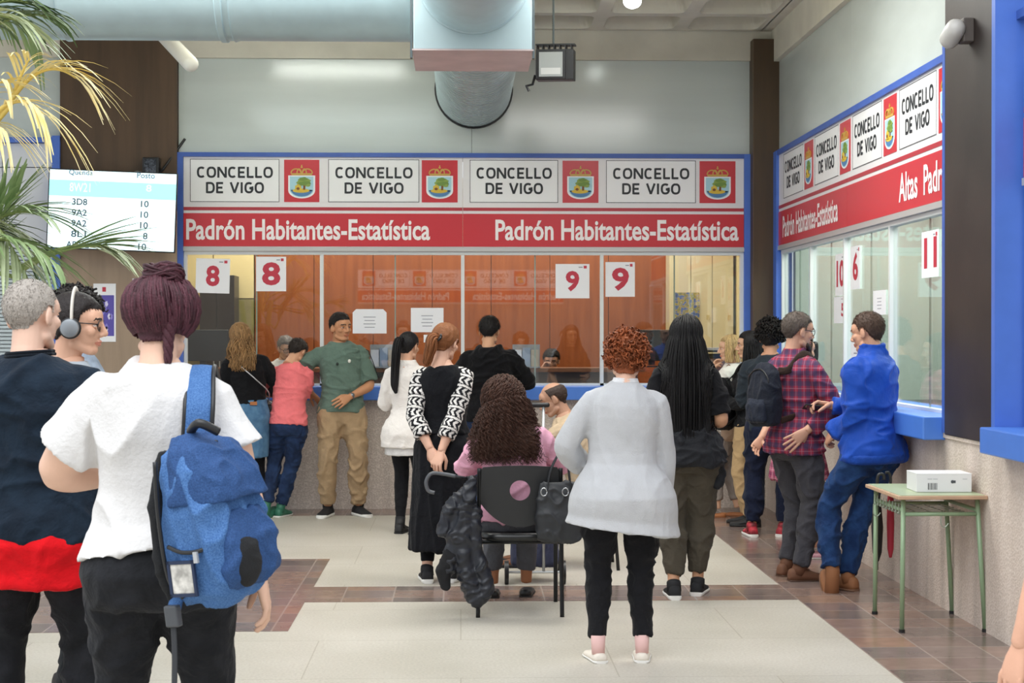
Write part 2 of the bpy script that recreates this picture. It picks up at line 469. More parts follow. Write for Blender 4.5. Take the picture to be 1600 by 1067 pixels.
# orange veneer partition in boards
x0 = at_y(398, 480, 17.0).x; x1 = at_y(1042, 480, 17.0).x
nb = 7
for i in range(nb):
    a = x0 + (x1 - x0) * i / nb; c = x0 + (x1 - x0) * (i + 1) / nb
    b = MB(); b.box((a + .003, 17.0, 0), (c - .003, 17.08, 3.0)); struct(b.build('wall_back', M_wood))
# cream dado and skirting on the left, cream cupboards on the right
b = MB(); b.box((-3.3, 17.0, 0), (x0 - .01, 17.06, 1.97)); struct(b.build('trim_12', mat('olive_dado', '#8d8352', .7, 0, .12, 6)))
for a, c in ((-3.3, -2.62), (-2.61, x0 - .01)):
    b = MB(); b.box((a, 17.0, 1.98), (c, 17.06, 3.0)); struct(b.build('wall_back', M_yell))

# blue frames round the booths
def frame_bar(fr, n, u0, u1, v0, v1, n0, n1, m=M_blue):
    b = MB(); fr.box(b, u0, u1, v0, v1, n0, n1); return struct(b.build('trim_%d' % n, m))
uL = at_y(288, 300, YB).x; uR = at_y(1161, 300, YB).x; uR2 = at_y(1174, 300, YB).x
frame_bar(BACK, 13, uL - .07, uL, 1.12, 3.265, -.02, .07, M_bluedk)
frame_bar(BACK, 13, uR, uR2, 1.12, 3.265, -.02, .07)
frame_bar(BACK, 13, uL, uR, 3.225, 3.265, -.02, .07, M_bluedk)
frame_bar(BACK, 13, at_y(86, 300, YB).x, at_y(98, 300, YB).x, .98, at_y(50, 214, YB).z, -.02, .11)
frame_bar(BACK, 13, -5, at_y(98, 300, YB).x, at_y(50, 224, YB).z, at_y(50, 216, YB).z, -.02, .09)
frame_bar(SIDE, 14, -9.2, -14.58, 3.225, 3.27, -.02, .07, M_bluedk)
frame_bar(SIDE, 14, -14.60, -14.46, 1.12, 3.265, -.02, .075)
# blue counters
def counter(n, lo, hi):
    b = MB(); b.box(lo, hi); return struct(b.build('trim_%d' % n, mat('blue_counter', '#4f80d8', .35, 0, .03, 6), bevel=.008))
counter(15, (-2.6, YC - .12, 1.00), (XC, YB + .2, 1.125))
counter(15, (XC - .13, 9.2, .985), (XR + .3, YC - .1, 1.12))
counter(15, (XC - .13, 3.0, .985), (XR + .3, 8.19, 1.12))

# ---------------------------------------------------------------- glazing
def window(n, fr, us, v0, v1, glass, first=True, last=True):
    b = MB()
    for k, u in enumerate(us):
        if (k == 0 and not first) or (k == len(us) - 1 and not last): continue
        fr.box(b, u - .016, u + .016, v0, v1, -.03, .03)
    fr.box(b, min(us), max(us), v1 - .03, v1, -.03, .035); fr.box(b, min(us), max(us), v0, v0 + .02, -.03, .03)
    o = struct(b.build('window_%d' % n, M_alu))
    for a, c in zip(us, us[1:]):
        g = MB(); fr.box(g, min(a, c) + .016, max(a, c) - .016, v0 + .02, v1 - .03, -.004, .004)
        g.build('glass_pane', glass, o)
        h = MB(); mid = a + (c - a) * .52
        fr.box(h, mid - .006, mid + .006, v0 + .02, v1 - .03, -.016, -.006); h.build('sliding_glass_edge', mat('green_glass_edge', '#9fb0a4', .2), o)
    return o
zsb = 2.36                                # underside of the signs
us = [uL + .01] + [at_y(p, 480, YB).x for p in (503, 723, 940)] + [uR - .015]
window(1, BACK, us, 1.125, zsb, M_glass)
vs_side = [-14.44] + [-2500 * XR / (p - 720) for p in (1274, 1328, 1401)] + [-9.22]
window(2, SIDE, vs_side, 1.12, zsb, M_glass_side)
window(3, SIDE, [-8.15, -6.6, -5.0], 1.12, zsb, M_glass_side)

# side office behind its glass
b = MB(); b.box((XR + .2, 4.5, -.05), (6.2, 14.6, 0)); struct(b.build('floor', mat('office_floor')))
b = MB(); b.box((XR + .1, 4.5, 2.95), (6.2, 14.6, 3.05)); struct(b.build('ceiling', mat('office_ceiling')))
M_pale = mat('pale_green_wall', '#cfd8cd', .8, 0, .03, 2)
b = MB(); b.box((4.3, 4.5, 0), (4.4, 14.6, 3)); struct(b.build('wall_right', M_pale))
b = MB(); b.box((XR + .1, 14.45, 0), (4.4, 14.55, 3)); struct(b.build('wall_back', M_pale))
for i, y in enumerate((9.6, 11.2, 12.7)):
    b = MB(); b.box((4.0, y, 0), (4.3, y + .04, 2.95)); struct(b.build('trim_16', mat('wooden_post', '#8c6a3c', .6)))

def side_furniture():
    t = thing('office_desk', 'dark desk behind the side glass near the dark pillar', 'desk', (3.65, 9.9, 0))
    b = MB(); b.box((-.28, -1.3, 1.02), (.28, 3.2, 1.06)); b.build('desk_top', mat('slate_desk', '#4b504e', .4), t)
    b = MB(); b.box((-.2, -1.25, 0), (.2, 3.15, 1.02)); b.build('desk_panel', mat('grey_green_panel', '#7d8a82', .6), t)
    for y, lab in ((9.75, 'dark monitor behind the number 11 sheet'), (11.55, 'dark monitor behind the glass bar near the number 6 sheet')):
        q = thing('monitor', lab, 'monitor', (3.6, y, 1.062), (0, 0, R(60)))
        b = MB(); b.box((-.22, -.02, .05), (.22, .02, .34)); b.build('panel', M_black, q, bevel=.005)
        b = MB(); b.box((-.025, .02, .01), (.025, .05, .2)); b.box((-.1, -.06, 0), (.1, .08, .012)); b.build('stand', M_black, q)
    q = thing('wall_picture', 'blue and orange picture on the side office wall behind the man in blue', 'picture', (4.29, 13.6, 1.55))
    b = MB(); b.box((-.008, -.35, 0), (.0, .35, .42), None, 0); b.box((-.010, -.33, .16), (-.008, .33, .40), None, 1); b.build('print', [mat('picture_orange', '#a8694c', .5), mat('picture_blue', '#5f8fb8', .5)], q)
side_furniture()

# white shutters of the booth on the far left
zl0 = at_y(40, 388, YB).z; zl1 = at_y(40, 224, YB).z
def shutter():
    t = thing('window_shutter', 'white panelled shutter in blue frame behind the palm leaves', 'shutter', (-3.9, YB, zl0))
    xs = [-5.2, -4.55, at_y(5, 300, YB).x, at_y(86, 300, YB).x - .005]
    for a, c in zip(xs, xs[1:]):
        for z0, z1 in ((zl0, at_y(40, 262, YB).z), (at_y(40, 262, YB).z, zl1)):
            q = MB(); q.box((a + .004 + 3.9, -.03, z0 - zl0 + .004), (c - .004 + 3.9, .03, z1 - zl0 - .004)); q.build('panel', mat('shutter_white', '#dadce0', .5), t)
    q = MB()
    for i in range(30): q.box((-1.6, -.03, -.035 * (i + 1)), (at_y(86, 300, YB).x + 3.9, .02, -.035 * i - .008))
    q.build('roller_slats', mat('grey_slats', '#c2cdd0', .45), t)
shutter()

# facing booth across the hall, behind the camera: seen only mirrored in the glass
b = MB(); b.box((-7, -11.2, 0), (7, -11.0, 4.4)); struct(b.build('wall_front', mat('far_booth_wall', '#8f8a84', .6, 0, .1, 1)))
# ================================================================== SIGNS
M_gold = mat('crest_gold', '#c9a24b', .4); M_sky = mat('crest_sky', '#a9d3df', .5); M_tree = mat('crest_green', '#6f8f3e', .5)
M_castle = mat('crest_brown', '#7a4a1e', .5); M_sea = mat('crest_blue', '#4f7fae', .5); M_sand = mat('crest_yellow', '#d8b93f', .5)
M_silver = mat('crest_white', '#eef0f2', .4)
def blob_poly(cx, cy, rx, ry, k=18, wob=.0, seed=0):
    return [(cx + rx * math.cos(t) * (1 + wob * math.sin(5 * t + seed)), cy + ry * math.sin(t) * (1 + wob * math.cos(4 * t + seed))) for t in (2 * math.pi * i / k for i in range(k))]
def crest(fr, uc, vc, h, parent, n):
    """crowned shield with a tree and a small castle over water; h = height of the whole arms"""
    w = h * .30
    def shield(sc):
        a = w * sc; top = vc + h * .17; bot = vc - h * .36 - (sc - 1) * h * .2
        top += (sc - 1) * h * .2
        pts = [(uc - a, top), (uc - a, bot + h * .2)]
        pts += [(uc + a * math.cos(t), bot + h * .2 + h * .2 * math.sin(t)) for t in [math.pi + math.pi * i / 12 for i in range(1, 12)]]
        return pts + [(uc + a, bot + h * .2), (uc + a, top)]
    b = MB(); mats = [M_silver, M_sky, M_sea, M_sand, M_castle, M_tree, M_gold, M_red, mat('crest_leaf', '#8aa24a', .5)]
    fr.prism(b, shield(1.14), n, n + .002, 0)
    fr.prism(b, shield(1.0), n, n + .003, 1)
    a = w
    fr.prism(b, [(uc - a * .92, vc - h * .2)] + [(uc + a * .9 * math.cos(t), vc - h * .17 + h * .17 * math.sin(t)) for t in [math.pi + math.pi * i / 10 for i in range(11)]] + [(uc + a * .92, vc - h * .2)], n, n + .004, 2)
    fr.prism(b, blob_poly(uc - a * .05, vc - h * .19, a * .72, h * .055), n, n + .005, 3)
    fr.prism(b, [(uc + a * .12, vc - h * .17), (uc + a * .3, vc - h * .17), (uc + a * .34, vc + h * .02), (uc + a * .14, vc + h * .02)], n, n + .006, 4)
    for e, (dx, dy, rx, ry) in enumerate(((.2, .07, .55, .06), (.42, .0, .36, .055), (-.1, .01, .34, .055), (.15, .105, .36, .045), (.5, -.05, .24, .04), (.12, -.01, .4, .05))):
        fr.prism(b, blob_poly(uc + a * dx, vc + h * dy, a * rx, h * ry, 16, .12, dx * 9), n, n + .0066 + .0004 * e, 5 if e % 2 else 8)
    fr.prism(b, [(uc - a * .55, vc - h * .19), (uc - a * .05, vc - h * .19), (uc - a * .05, vc - h * .06), (uc - a * .18, vc - h * .06), (uc - a * .18, vc - h * .03), (uc - a * .42, vc - h * .03), (uc - a * .42, vc - h * .06), (uc - a * .55, vc - h * .06)], n, n + .0095, 3)
    fr.prism(b, blob_poly(uc - a * .3, vc - h * .14, a * .14, h * .035), n, n + .0105, 4)
    # crown
    cb = vc + h * .205
    fr.prism(b, [(uc - a * .85, cb), (uc + a * .85, cb), (uc + a * .92, cb + h * .05), (uc - a * .92, cb + h * .05)], n, n + .004, 6)
    for s in (-1, 1):
        for rx in (.95, .45):
            pts = []; inn = []
            for i in range(9):
                t = math.pi * i / 8
                pts.append((uc + s * (a * rx / 2 + a * rx / 2 * math.cos(t)), cb + h * .05 + h * .125 * math.sin(t)))
                inn.append((uc + s * (a * rx / 2 + a * (rx / 2 - .1) * math.cos(t)), cb + h * .05 + h * .095 * math.sin(t)))
            fr.prism(b, pts + inn[::-1], n, n + .005 + rx * .001, 6)
    fr.prism(b, blob_poly(uc, cb + h * .2, a * .1, h * .022, 10), n, n + .005, 6)
    fr.prism(b, [(uc - a * .05, cb + h * .2), (uc + a * .05, cb + h * .2), (uc + a * .05, cb + h * .26), (uc - a * .05, cb + h * .26)], n, n + .004, 6)
    return b.build('coat_of_arms', mats, parent)

def _arc(cx, cy, rx, ry, a0, a1, n=10, p=.8):
    out = []
    for i in range(n + 1):
        t = R(a0 + (a1 - a0) * i / n); c, q = math.cos(t), math.sin(t)
        out.append((cx + rx * math.copysign(abs(c) ** p, c), cy + ry * math.copysign(abs(q) ** p, q)))
    return out
# letter shapes as pen strokes in a cell of height 1: (advance width, strokes)
GLYPHS = {'C': (.66, [_arc(.34, .5, .25, .42, 48, 312, 18)]), 'O': (.72, [_arc(.36, .5, .27, .42, 90, 450, 24)]), 'G': (.70, [_arc(.35, .5, .26, .42, 50, 360, 20)[:-2] + [(.61, .34), (.61, .46), (.38, .46)]]),
          'N': (.74, [[(.1, 0), (.1, 1)], [(.13, .95), (.61, .05)], [(.64, 0), (.64, 1)]]), 'E': (.60, [[(.1, 0), (.1, 1)], [(.1, .92), (.54, .92)], [(.1, .5), (.49, .5)], [(.1, .08), (.54, .08)]]),
          'L': (.56, [[(.1, 0), (.1, 1)], [(.1, .08), (.52, .08)]]), 'D': (.70, [[(.1, 0), (.1, 1)], [(.1, .92), (.34, .92)] + _arc(.33, .5, .27, .42, 88, -88, 14) + [(.34, .08), (.1, .08)]]),
          'V': (.68, [[(.06, 1), (.34, .02)], [(.62, 1), (.34, .02)]]), 'I': (.28, [[(.14, 0), (.14, 1)]]), ' ': (.34, [])}
def pen_lettering(txt, fr, u0, u1, v0, v1, material, parent, n, w=.195, gap=.05):
    tot = sum(GLYPHS[c][0] + gap for c in txt) - gap; su = (u1 - u0) / tot; sv = v1 - v0; x = 0; b = MB()
    for c in txt:
        adv, strokes = GLYPHS[c]
        for k, st in enumerate(strokes):
            pts = [V((u0 + (x + p[0]) * su, v0 + p[1] * sv)) for p in st]; hw = w * sv / 2; m = len(pts); Lf = []; Rt = []
            for i in range(m):
                d = (pts[min(i + 1, m - 1)] - pts[max(i - 1, 0)]); d.normalize(); q = V((-d.y, d.x)) * hw
                if 0 < i < m - 1:
                    d1 = (pts[i] - pts[i - 1]).normalized(); co = max(.5, d1.dot(d)); q = q / co
                Lf.append(pts[i] + q); Rt.append(pts[i] - q)
            for i in range(m - 1):
                b.add([fr.p(p.x, p.y, n + .0003 * k) for p in (Lf[i], Rt[i], Rt[i + 1], Lf[i + 1])], [(0, 1, 2, 3)])
        x += adv + gap
    return b.build('lettering', material, parent)
def office_sign(label, fr, u0, u1, panels, joints, texts, loc):
    t = thing('office_sign', label, 'sign', loc)
    inv = Matrix.Translation(-V(loc))
    z_top, z_bot = 3.225, 2.37
    def put(o):
        o.parent = t; o.matrix_parent_inverse = Matrix.Translation(-V(loc)); return o
    b = MB()
    cuts = [u0] + joints + [u1]
    for a, c in zip(cuts, cuts[1:]): fr.box(b, a + .0015, c - .0015, z_bot, z_top, 0, .05)
    put(b.build('sign_board', mat('sign_white', '#e6e3e4', .35)))
    b = MB()
    for a, c in zip(cuts, cuts[1:]): fr.box(b, a + .003, c - .003, 2.735, 2.765, .05, .053)
    put(b.build('stripe', M_redlt))
    for a, c in zip(cuts, cuts[1:]):
        b = MB(); fr.box(b, a + .002, c - .002, 2.405, 2.708, .05, .054); put(b.build('band', M_red))
    b = MB(); fr.box(b, u0, u1, 2.362, 2.40, .0, .062); put(b.build('bottom_rail', mat('grey_aluminium', '#c3c2c0', .35, .3)))
    for (a, c, d, e) in panels:
        b = MB(); v0, v1 = 2.812, 3.205
        fr.box(b, a, c, v0, v1, .05, .0525, 0)
        for q in ((a, c, v0, v0 + .005), (a, c, v1 - .005, v1), (a, a + .005, v0, v1), (c - .005, c, v0, v1)): fr.box(b, *q, .0525, .0535, 1)
        p = put(b.build('name_panel', [mat('name_panel_white', '#f1f1f1', .3), M_ink]))
        w = c - a
        pen_lettering('CONCELLO', fr, a + w * .075, c - w * .07, 3.033, 3.133, M_ink, p, .055)
        pen_lettering('DE VIGO', fr, a + w * .175, c - w * .17, 2.892, 2.992, M_ink, p, .055)
        b = MB(); fr.box(b, d, e, 2.812, 3.20, .05, .053); p = put(b.build('crest_panel', M_red))
        crest(fr, (d + e) / 2, 2.985, .36, p, .0535)
    for (txt, a, c, v0, v1) in texts:
        put(lettering('lettering', txt, fr, a, c, v0, v1, M_letter, None, .0565, .022, 1.0))
    return t
def bu(p, y=300): return at_y(p, y, YB - .05).x
pan = [(bu(297), bu(436.5), bu(444), bu(499)), (bu(513), bu(655), bu(659), bu(715)), (bu(734), bu(872), bu(879), bu(935)), (bu(947), bu(1087), bu(1093), bu(1149))]
office_sign('wide red and white sign over the orange back windows, facing the hall', BACK, uL, uR, pan, [bu(723)],
            [('Padrón Habitantes-Estatística', bu(291), bu(672), 2.463, 2.655), ('Padrón Habitantes-Estatística', bu(774), bu(1154), 2.463, 2.655)], ((uL + uR) / 2, YB, 2.36))
def su(p): return -2500 * (XR - .05) / (p - 720)
pan = []
for k in range(4):
    a = su(1227.5) + k * 1.26
    pan.append((a, a + .82, a + .865, a + 1.19))
office_sign('long sign over the side windows running up to the dark pillar', SIDE, -14.5, -9.21, pan, [su(1328)],
            [('Padrón Habitantes-Estatística', su(1226) + .02, su(1314), 2.463, 2.655), ('Altas  Padrón', su(1411), -9.3, 2.463, 2.655)], (XR, 11.85, 2.36))
# next booth's sign past the pillar, only its edge in view
pan = [(-7.95 + k * 1.26, -7.95 + .82 + k * 1.26, -7.95 + .865 + k * 1.26, -7.95 + 1.19 + k * 1.26) for k in range(2)]
office_sign('white and red sign at the right edge beyond the dark pillar', SIDE, -8.13, -5.4, pan, [], [], (XR, 6.9, 2.36))
frame_bar(SIDE, 14, -8.19, -5.4, 3.225, 3.27, -.02, .07, M_bluedk)
# the opposite booth's sign, mirrored in the glass
FAR = Frame((0, -11.0, 0), (-1, 0, 0), (0, 0, 1), (0, 1, 0))
pan = [(-2.55 + k * 1.28, -1.72 + k * 1.28, -1.68 + k * 1.28, -1.35 + k * 1.28) for k in range(4)]
office_sign('sign of the booth across the hall, seen only mirrored in the glass', FAR, -2.6, 2.6, pan, [0.], [('Padrón Habitantes-Estatística', -2.5, -.3, 2.463, 2.655), ('Padrón Habitantes-Estatística', .3, 2.5, 2.463, 2.655)], (0, -11, 2.36))

# ---------------------------------------------------------------- paper numbers and notices stuck on the glass
M_paper = mat('white_paper', '#f2f2f4', .6); M_num = mat('red_number_print', '#c23347', .5); M_grey_print = mat('grey_print', '#9a9aa2', .6)
def notice(fr, uv, txt, label, off=.012, num=True, tilt=0., cat='number sign', clip=False, dim=None):
    """A sheet on the glass; uv = (u0, u1, v0, v1)"""
    u0, u1, v0, v1 = uv
    loc = fr.p((u0 + u1) / 2, v0, off)
    t = thing('number_sign' if num else 'paper_notice', label, cat, loc)
    ax = fr.n; Rm = Matrix.Rotation(tilt, 4, ax)
    P0 = fr.p((u0 + u1) / 2, (v0 + v1) / 2, off)
    fr2 = Frame(Rm.to_3x3() @ (-P0 + fr.o) + P0 - loc, Rm.to_3x3() @ fr.u, Rm.to_3x3() @ fr.v, fr.n)
    b = MB()
    if clip:
        c = (u1 - u0) * .1
        poly = [(u0, v0), (u1, v0), (u1, v1 - c), (u1 - c, v1), (u0 + c, v1), (u0, v1 - c)]
        fr2.prism(b, poly, off - .001, off + .0006)
    else: fr2.box(b, u0, u1, v0, v1, off - .001, off + .0006)
    b.build('sheet', M_paper, t)
    w, h = u1 - u0, v1 - v0
    if num:
        d = dim or (.28, .72, .18, .80)
        lettering('printed_number', txt, fr2, u0 + w * d[0], u0 + w * d[1], v0 + h * d[2], v0 + h * d[3], M_num, t, off + .0016, .035)
        b = MB(); fr2.box(b, u1 - w * .17, u1 - w * .08, v1 - h * .13, v1 - h * .05, off + .0006, off + .0014, 0); fr2.box(b, u1 - w * .32, u1 - w * .2, v1 - h * .11, v1 - h * .08, off + .0006, off + .0014, 1)
        b.build('small_emblem', [M_num, M_grey_print], t)
    else:
        b = MB()
        rows = 4
        for i in range(rows):
            vv = v1 - h * (.34 + .14 * i); ww = w * (.30 if i % 2 else .36)
            fr2.box(b, (u0 + u1) / 2 - ww / 2, (u0 + u1) / 2 + ww / 2, vv, vv + h * .03, off + .0006, off + .0014)
        b.build('printed_lines', M_grey_print, t)
    return t
def buv(x0, y0, x1, y1, off=.012):
    a = at_y(x0, y1, YB - off); c = at_y(x1, y0, YB - off); return (a.x, c.x, a.z, c.z)
M_num8 = M_num
notice(BACK, buv(306, 404, 359, 458), '8', 'number 8 sheet stuck left on the cream part of the back window', num=True, tilt=R(-1.5), dim=(.3, .7, .2, .8))
notice(BACK, buv(400, 401, 447, 455), '8', 'number 8 sheet on the orange part of the back window', dim=(.2, .81, .17, .84))
notice(BACK, buv(868, 412.5, 921, 466), '9', 'number 9 sheet left of the white window bar', dim=(.3, .7, .2, .8))
notice(BACK, buv(946, 409.5, 992, 463.5), '9', 'number 9 sheet right of the white window bar', dim=(.22, .8, .17, .84))
notice(BACK, buv(551, 483, 604, 521), '', 'clipped white notice on the glass beside the man in green', num=False, cat='notice', clip=True)
notice(BACK, buv(642, 481, 693, 519), '', 'white notice on the glass above the black ponytail', num=False, cat='notice')
notice(BACK, buv(662, 523, 686, 535), '', 'small paper slip under the white notice on glass', num=False, cat='notice')
def suv(x0, x1, y0, y1, off=.012):
    """y0, y1: top and bottom at the left edge"""
    X = XR - off; Y0 = 2500 * X / (x0 - 720); Y1 = 2500 * X / (x1 - 720)
    return (-Y0, -Y1, CAM_H + (522 - y1) / 2500 * Y0, CAM_H + (522 - y0) / 2500 * Y0)
notice(SIDE, suv(1309, 1324.5, 397, 462), '10', 'number 10 sheet over the small 5 sheet on the side glass', dim=(.14, .9, .2, .85))
notice(SIDE, suv(1333, 1348, 385, 452), '6', 'number 6 sheet by the white middle bar of the side window', dim=(.25, .8, .2, .86))
notice(SIDE, suv(1446, 1473, 362, 434), '11', 'number 11 sheet beside the dark pillar', dim=(.15, .9, .2, .86))
notice(SIDE, suv(1307, 1324, 464, 505), '5', 'sheet with a small 5 under the number 10', dim=(.68, .97, .25, .75))
notice(SIDE, suv(1369, 1389, 454, 492), '', 'small white notice over the man in blue on the side glass', num=False, cat='notice')
notice(SIDE, suv(1334, 1348, 530, 597), '', 'tall white notice by the face of the man in blue', num=False, cat='notice')

# posters on the brown board
def poster(x0, y0, x1, y1, label, deco):
    a = at_y(x0, y1, YB - .085); c = at_y(x1, y0, YB - .085)
    t = thing('poster', label, 'poster', ((a.x + c.x) / 2, a.y, a.z)); w = c.x - a.x; h = c.z - a.z
    b = MB(); b.box((-w / 2, -.001, 0), (w / 2, .001, h)); b.build('sheet', M_paper, t)
    if deco:
        fr = Frame((0, -.0015, 0), (1, 0, 0), (0, 0, 1), (0, -1, 0))
        b = MB(); fr.box(b, -w * .40, w * .42, h * .10, h * .80, 0, .001, 0)
        rnd = random.Random(3)
        for i in range(10):
            u = rnd.uniform(-.3, .3) * w; v = rnd.uniform(.18, .72) * h; fr.prism(b, blob_poly(u, v, w * .07, h * .05, 12, .2, i), .001, .0016, 1 + i % 2)
        fr.box(b, -w * .1, w * .06, h * .86, h * .94, 0, .001, 3)
        b.build('printed_picture', [mat('purple_print', '#5b4fa8', .5), mat('pale_print', '#dcd6f0', .5), mat('violet_print', '#8d83cf', .5), M_num], t)
poster(146, 443, 181, 534, 'poster with purple print on the brown board beside the glasses', True)
poster(207, 435, 240, 512, 'plain white poster on brown board half hidden by the burgundy bun', False)

# ---------------------------------------------------------------- queue screen
def queue_screen():
    tl = at_y(74, 268, YB - .35); br = at_y(275, 388, YB - .35)
    w = at_y(276, 330, YB - .35).x - at_y(75, 330, YB - .35).x; h = .715
    c = at_y(174.5, 329, YB - .35)
    t = thing('queue_screen', 'wall screen listing queue numbers, hung on the brown board', 'screen', c, (0, R(2.2), 0))
    b = MB(); b.box((-w / 2, 0, -h / 2), (w / 2, .05, h / 2)); b.build('housing', M_black, t, bevel=.005)
    b = MB(); b.box((-.1, .05, -.1), (.1, .28, .1)); b.build('wall_bracket', M_black, t)
    fr = Frame((0, -.001, 0), (1, 0, 0), (0, 0, 1), (0, -1, 0))
    b = MB(); fr.box(b, -w / 2 + .012, w / 2 - .006, -h / 2 + .01, h / 2 - .01, 0, .002)
    s = b.build('display', mat('lit_display', '#dff6fb', .2, emit=.75), t)
    b = MB(); fr.box(b, -w / 2 + .012, w / 2 - .006, h * .16, h * .36, .002, .003); b.build('highlight_row', mat('cyan_row', '#9bf0f6', .2, emit=.75), s)
    ink = mat('screen_text', '#5d7f95', .3, emit=.12); pale = mat('pale_screen_text', '#c9f7fb', .3, emit=.8); dark = mat('dark_screen_text', '#2d4f60', .3)
    def put(x0, x1, y0, y1, s_, m):
        X = lambda x: -w / 2 + w * (x - 330) / 895; Z = lambda y, x: h / 2 - h * (y - 168 - (x - 330) * .0413) / 500
        xm = (x0 + x1) / 2
        lettering('display_text', s_, fr, X(x0), X(x1), Z(y1, xm), Z(y0, xm), m, s, .004, .012)
    put(472, 637, 180, 218, 'Quenda', ink); put(946, 1070, 200, 236, 'Posto', ink)
    put(480, 625, 262, 318, '8W21', pale); put(1012, 1050, 276, 320, '8', pale)
    for i, (a, q) in enumerate((('3D8', '10'), ('9A2', '10'), ('9A2', '10'), ('8L1', '8'))):
        put(502, 606, 360 + 67 * i, 401 + 67 * i, a, dark)
        put((980 if q == '10' else 1003), 1034, 376 + 67 * i, 417 + 67 * i, q, dark)
    put(470, 630, 628, 669, 'AP012', dark); put(972, 1028, 644, 686, '10', dark)
queue_screen()
def screen_camera():
    c = at_y(235, 270, YB - .16)
    t = thing('security_camera', 'small black camera box standing above the screen', 'camera', c)
    w = .10
    b = MB(); b.box((-.07, -.02, -.02), (.08, .12, .14)); b.build('housing', M_black, t, bevel=.008)
    b = MB(); b.box((-.05, -.026, .0), (.055, -.02, .12)); b.build('lens_plate', mat('glossy_dark_lens', '#4a4d55', .12, .3, .8, 60), t)
    b = MB(); b.box((-.16, .0, -.05), (.12, .05, -.02)); b.tube([(-.2, 0, -.02), (-.12, .0, 0), (-.05, .02, -.01)], .018); b.build('bracket', mat('grey_plastic', '#8c8c8c', .5), t)
    a = at_y(255, 264, YB - .1); d = at_y(289, 217, YB - .02)
    b = MB(); b.tube([a - V(c) + V((-.12, 0, -.12)), a - V(c), d - V(c)], .012); b.build('cable', M_black, t)
screen_camera()

# ================================================================== DUCTS AND LAMPS UNDER THE CEILING
def ducts():
    t = thing('air_duct', 'large grey ventilation duct with square junction box under the ceiling', 'duct', (.05, 10.48, 3.39))
    L = V(t.location); k = .87
    m2 = mat('ribbed_steel', '#a5b5b6', .36, .35, .06, 3)
    def q(x, y, z): return V((x * k, y * k, CAM_H + (z - CAM_H) * k)) - L
    b = MB(); r = .40 * k; z = 4.20
    xs = [-7, -2.95, -2.94, -2.92, -2.90, -1.80, -1.79, -1.75, -1.74, -1.70, -1.69, -1.66, -.34]
    rr = [r, r, r + .010, r + .010, r, r, r + .012, r + .012, r, r, r + .010, r, r]
    b.tube([q(x, 12.05, z) for x in xs], rr, 40); b.build('long_pipe', M_steel, t, smooth=True, auto=40)
    b = MB(); b.box(q(-.345, 11.6, 3.66), q(.52, 12.5, 4.6)); bx = b.build('junction_box', mat('junction_steel', '#b4c8cd', .4, .3, .05, 3), t, bevel=.008)
    b = MB(); b.box(q(-.352, 11.592, 3.652), q(.527, 12.508, 3.663)); b.build('bottom_plate', mat('rosy_steel_plate', '#cdbcbb', .35, .3, .1, 4), bx)
    for x in (-.358, .528):
        b = MB(); b.box(q(x - .008, 11.6, 3.60), q(x + .008, 11.66, 4.1)); b.build('edge_flange', mat('dark_flange', '#5a6468', .5, .3), bx)
    b = MB(); b.tube([q(.09, y, 4.18) for y in (11.62, 11.58, 11.57, 9.6, 6.0)], [.41 * k, .41 * k, .40 * k, .40 * k, .40 * k], 40); b.build('front_branch', M_steel, t, smooth=True, auto=40)
    b = MB(); pts = []; rad = []; y0 = 10.8; n = 38
    for i in range(n):
        y = y0 + (YB - .06 - y0) * i / n; h = (YB - .06 - y0) / n
        for f, rd in ((0, .334), (.5, .334), (.52, .346), (.98, .346)): pts.append(V((.12, y + h * f, 3.855)) - L); rad.append(rd)
    b.tube(pts, rad, 44); b.build('ribbed_branch', m2, t, smooth=True, auto=25)
    b = MB(); b.tube([V((.12, YB - .055, 3.855)) - L, V((.12, YB - .025, 3.855)) - L], .362, 44); b.build('wall_collar', M_black, t)
ducts()
def floodlight():
    c = at_y(866, 100, 12.15)
    t = thing('floodlight', 'black floodlight with bright square glass beside the duct box', 'lamp', c)
    Rm = Matrix.Rotation(R(3), 4, 'X') @ Matrix.Rotation(R(-10), 4, 'Z')
    b = MB(); b.box((-.145, .02, -.115), (.145, .18, .115), Rm); b.build('housing', M_black, t, bevel=.004)
    for i in range(7):
        b = MB(); b.box((-.145 + .044 * i, .05, .115), (-.138 + .044 * i, .18, .155), Rm); b.build('cooling_fin', M_black, t)
    b = MB(); b.box((-.15, .05, .15), (.15, .18, .16), Rm); b.build('top_plate', M_black, t)
    b = MB(); b.box((-.14, -.01, -.11), (.085, .02, .11), Rm); b.build('reflector_frame', M_black, t)
    b = MB(); b.box((-.115, -.016, -.095), (.065, -.01, .09), Rm, 0); b.box((-.10, -.02, -.08), (.05, -.016, -.03), Rm, 1); b.build('front_glass', [mat('lamp_glass', '#a3a9a9', .7), mat('lamp_reflector', '#c9cccb', .6)], t)
    b = MB(); b.tube([V((-.14, .1, -.07)), V((-.16, .1, -.14)), V((-.21, .05, -.16)), V((-.19, .05, -.20))], .010, 8); b.build('mounting_arm', M_black, t)
    b = MB(); b.tube([V((0, .1, .15)), V((0, .1, 4.42 - c.z))], .008, 8); b.build('hanging_rod', mat('dark_flange', '#5a6468', .5, .3), t)
floodlight()
def tube_lamp(x, y, label, ln=1.35):
    t = thing('ceiling_lamp', label, 'lamp', (x, y, 4.33))
    b = MB(); b.box((-ln / 2, -.07, .03), (ln / 2, .07, .07)); b.build('fitting', M_white, t, bevel=.005)
    for dy in (-.045, .045):
        b = MB(); b.tube([(-ln / 2 + .02, dy, .005), (ln / 2 - .02, dy, .005)], .022); b.build('tube', mat('lit_tube', '#fbfff6', .3, emit=22), t)
